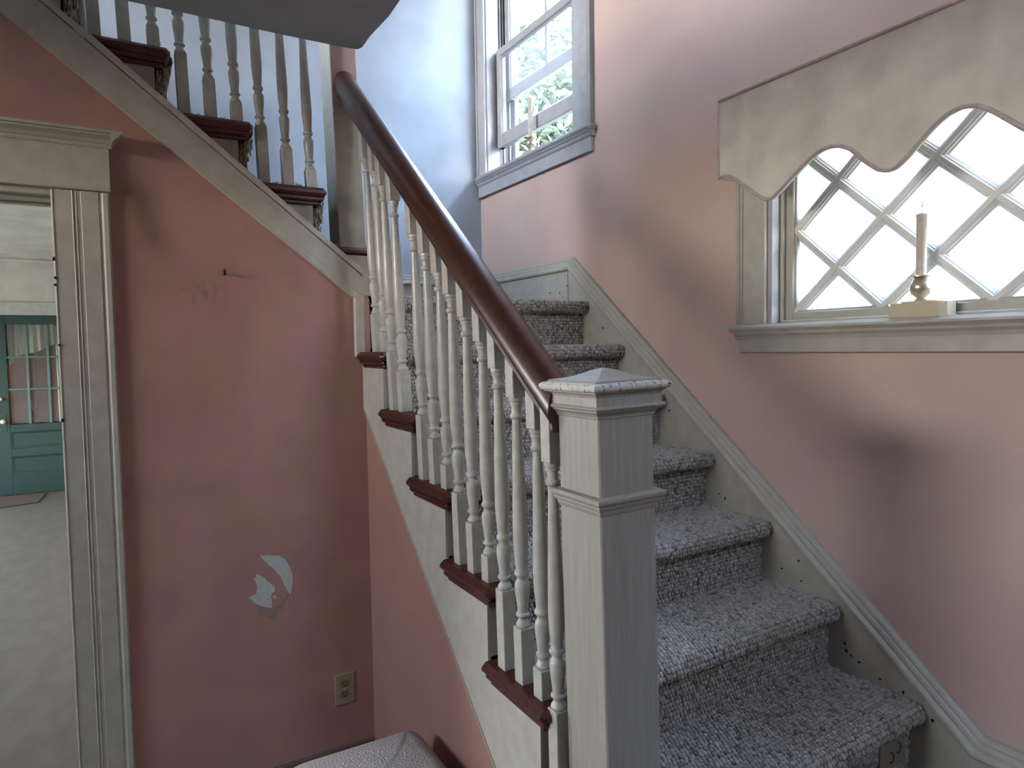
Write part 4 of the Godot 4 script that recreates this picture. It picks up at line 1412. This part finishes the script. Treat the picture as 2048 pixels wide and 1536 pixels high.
func build_small_things() -> void:
	# wall outlet
	var o := thing("wall_outlet", "sooty ivory duplex wall outlet low on the left pink wall", "outlet", Vector3(-1.130, 0.298, 0.0))
	var st := begin()
	cbox(st, Vector3(-0.0365, -0.0575, -0.001), Vector3(0.0365, 0.0575, 0.006), 0.004)
	obj("cover_plate", st, M.ivory, o)
	for s in [1.0, -1.0]:
		st = begin()
		var poly := PackedVector2Array()
		for k in 24:
			var a := TAU * k / 24
			poly.append(Vector2(0.0172 * cos(a), clampf(0.0172 * sin(a), -0.0125, 0.0125)))
		prism(st, poly, Vector3(0.0, s * 0.0195, 0.0055), Vector3.RIGHT, Vector3.UP, Vector3(0, 0, 0.0018))
		var r := obj("receptacle", st, mat("ivory_dark", Color(0.50, 0.46, 0.36), 0.5), o)
		st = begin()
		cbox(st, Vector3(-0.0075, s * 0.0195 + 0.000, 0.0066), Vector3(-0.0052, s * 0.0195 + 0.0085, 0.0076))
		cbox(st, Vector3(0.0052, s * 0.0195 + 0.001, 0.0066), Vector3(0.0075, s * 0.0195 + 0.0080, 0.0076))
		var g := PackedVector2Array()
		for k in 10: g.append(Vector2(0.0024 * cos(TAU * k / 10), 0.0024 * sin(TAU * k / 10)))
		prism(st, g, Vector3(0, s * 0.0195 - 0.0065, 0.0066), Vector3.RIGHT, Vector3.UP, Vector3(0, 0, 0.001))
		obj("slots", st, M.soot, r)
	st = begin()
	var sc := PackedVector2Array()
	for k in 12: sc.append(Vector2(0.003 * cos(TAU * k / 12), 0.003 * sin(TAU * k / 12)))
	prism(st, sc, Vector3(0, 0, 0.0055), Vector3.RIGHT, Vector3.UP, Vector3(0, 0, 0.0014))
	obj("screw", st, M.brass_pale, o)
	# nail in the left wall, and a small one on the door cornice
	st = begin()
	tube(st, [Vector3(0, 0, -0.004), Vector3(0, 0.004, 0.020), Vector3(0, 0.006, 0.024)], 0.0028, 6)
	cbox(st, Vector3(-0.004, -0.006, 0.018), Vector3(0.004, 0.014, 0.024), 0.002)
	var nail := obj("nail", st, M.iron)
	nail.position = Vector3(-1.486, 1.776, 0.0)
	tag(nail, "rusty picture nail alone in the middle of the left pink wall", "nail")
	st = begin()
	tube(st, [Vector3(0, 0, 0.012), Vector3(0.002, 0.008, 0.013), Vector3(0.003, 0.014, 0.014)], 0.0016, 6)
	nail = obj("nail", st, M.iron)
	nail.position = Vector3(-1.793, 2.174, 0.0)
	tag(nail, "tiny bent nail standing on the cornice of the doorway", "nail")
	# upholstered stool below the string
	var f := thing("footstool", "white nubbly upholstered footstool in the corner below the stair string", "stool", Vector3(-1.30, 0.0, 0.80))
	st = begin()
	var foot := []
	var hx := 0.235
	var hz := 0.245
	var rad := {"00": 0.14, "10": 0.06, "11": 0.12, "01": 0.14}
	for cnr in [["10", 1, -1, -90], ["11", 1, 1, 0], ["01", -1, 1, 90], ["00", -1, -1, 180]]:
		var r: float = rad[cnr[0]]
		for k in 9:
			var a := deg_to_rad(cnr[3] + 90.0 * k / 8.0)
			foot.append([Vector2(cnr[1] * (hx - r), cnr[2] * (hz - r)), Vector2(cos(a), sin(a)), r])
	var layers := [[0.10, 0.012], [0.12, 0.0], [0.36, 0.0]]
	for k in 9:
		var a := PI / 2 * (k + 1) / 9.0
		layers.append([0.36 + 0.075 * sin(a), 0.065 * (1.0 - cos(a))])
	layers.append([0.445, 0.12]); layers.append([0.450, 0.20])
	st.set_smooth_group(6)
	var rings := []
	for l in layers:
		var ring := []
		for q in foot:
			var p: Vector2 = q[0] + q[1] * q[2]
			var inset: float = l[1]
			var len_ := p.length()
			p = p - q[1] * minf(inset, q[2]) - (p.normalized() * maxf(0.0, inset - q[2]) if inset > q[2] else Vector2.ZERO)
			ring.append(Vector3(p.x, l[0], p.y))
		rings.append(ring)
	for k in rings.size() - 1:
		for j in foot.size():
			var j2 := (j + 1) % foot.size()
			var nn := Vector3(foot[j][1].x, 0.6 if k > 2 else 0.0, foot[j][1].y)
			quad(st, rings[k][j], rings[k][j2], rings[k + 1][j2], rings[k + 1][j], nn)
	for j in foot.size():
		tri(st, Vector3(0, 0.452, 0), rings[-1][j], rings[-1][(j + 1) % foot.size()], Vector3.UP)
	obj("cushion", st, M.cushion_cloth, f)
	for q in [[-0.17, -0.17], [0.18, -0.19], [0.16, 0.17], [-0.17, 0.17]]:
		st = begin()
		lathe(st, [[0.016, 0.0], [0.020, 0.02], [0.024, 0.105]], Vector3(q[0], 0, q[1]), 12)
		obj("leg", st, M.tread_wood, f)

# ------------------------------------------------------------------ outside
func build_outside() -> void:
	var st := begin()
	cbox(st, Vector3(-40, -0.9, -40), Vector3(60, -0.6, 40))
	struct("ground", st, M.pale_ground)  # pale ground, its tone raised to bounce daylight into the rooms
	var h := thing("neighbour_house", "sunlit white clapboard house seen through the diamond window", "house", Vector3(4.5, -0.6, 0))
	var courses := 46
	var ex := 0.135
	for k in courses:
		st = begin()
		var y := k * ex
		prism(st, PackedVector2Array([Vector2(0.0, y), Vector2(-0.028, y), Vector2(-0.010, y + ex + 0.01), Vector2(0.0, y + ex + 0.01)]), Vector3(0, 0, -3.4), Vector3.RIGHT, Vector3.UP, Vector3(0, 0, 10.4))
		obj("clapboard", st, M.siding, h)
	st = begin()
	cbox(st, Vector3(0.0, 0, -3.4), Vector3(5.0, 6.3, 7.0))
	obj("wall", st, M.siding, h)
	st = begin()
	prism(st, PackedVector2Array([Vector2(-0.4, 6.2), Vector2(2.5, 8.6), Vector2(5.4, 6.2), Vector2(5.4, 6.35), Vector2(2.5, 8.8), Vector2(-0.4, 6.35)]), Vector3(0, 0, -3.6), Vector3.RIGHT, Vector3.UP, Vector3(0, 0, 10.8))
	obj("roof", st, mat("shingle", Color(0.30, 0.28, 0.27), 0.9), h)
	for q in [[-0.48, 0.40, 2.88, 3.53], [-2.36, -1.86, 3.45, 4.05]]:
		st = begin()
		cbox(st, Vector3(-0.045, q[2] - 0.09, q[0] - 0.09), Vector3(-0.005, q[3] + 0.09, q[1] + 0.09), 0.004)
		var fr := obj("window", st, M.siding_trim, h)
		var mid: float = (q[2] + q[3]) * 0.5
		st = begin()
		cbox(st, Vector3(-0.049, q[2], q[0]), Vector3(-0.044, mid - 0.02, q[1]))
		obj("pane", st, M.house_blind, fr)
		st = begin()
		cbox(st, Vector3(-0.049, mid + 0.02, q[0]), Vector3(-0.044, q[3], q[1]))
		obj("pane", st, M.house_pane, fr)
	# trees past the landing window
	var leaf := begin()
	for sg in [-1.0, 1.0]:
		tri(leaf, Vector3(0, 0, 0), Vector3(sg * 0.32, 0.10, 0.5), Vector3(0, 0.0, 1.0), Vector3.UP)
		tri(leaf, Vector3(0, -0.004, 0), Vector3(sg * 0.32, 0.096, 0.5), Vector3(0, -0.004, 1.0), Vector3.DOWN)
	var lm := commit(leaf, M.leaf)
	for q in [[Vector3(5.4, -0.6, -8.8), 4.9, 2.7, 30000, "leafy green tree beyond the raised sash window, the nearer of two"], [Vector3(9.0, -0.6, -14.5), 7.4, 3.6, 14000, "tall pale green tree further off beyond the sash window"]]:
		var t := thing("tree", q[4], "tree", q[0], "")
		st = begin()
		lathe(st, [[0.22, 0.0], [0.16, 1.2], [0.12, q[1]], [0.04, q[1] + q[2] * 0.7]], Vector3.ZERO, 10)
		for k in 6:
			var a := k * 1.1
			var y0: float = q[1] * (0.55 + 0.07 * k)
			tube(st, [Vector3(0, y0, 0), Vector3(cos(a) * 0.7, y0 + 0.6, sin(a) * 0.7), Vector3(cos(a) * 1.4, y0 + 1.3, sin(a) * 1.4)], 0.035, 6)
		obj("trunk", st, M.bark, t)
		var xf := []
		var cols := []
		var lobes := []
		for k in 16:
			lobes.append([Vector3(rng.randfn(0, 0.5), rng.randfn(0, 0.45), rng.randfn(0, 0.5)) * q[2] + Vector3(0, q[1] + 0.4, 0), rng.randf_range(0.35, 0.55) * q[2]])
		for k in q[3]:
			var lb = lobes[rng.randi() % 16]
			var d: Vector3 = Vector3(rng.randfn(), rng.randfn(), rng.randfn()).normalized() * lb[1] * pow(rng.randf(), 0.4)
			xf.append(Transform3D(Basis.from_euler(Vector3(rng.randf_range(-1, 1), rng.randf() * TAU, rng.randf_range(-1, 1))).scaled(Vector3.ONE * rng.randf_range(0.13, 0.24)), lb[0] + d))
			var v := rng.randf_range(0.6, 1.2)
			cols.append(Color(0.17 * v, 0.22 * v, 0.15 * v))
		multi("foliage", lm, xf, cols, M.leaf, t)
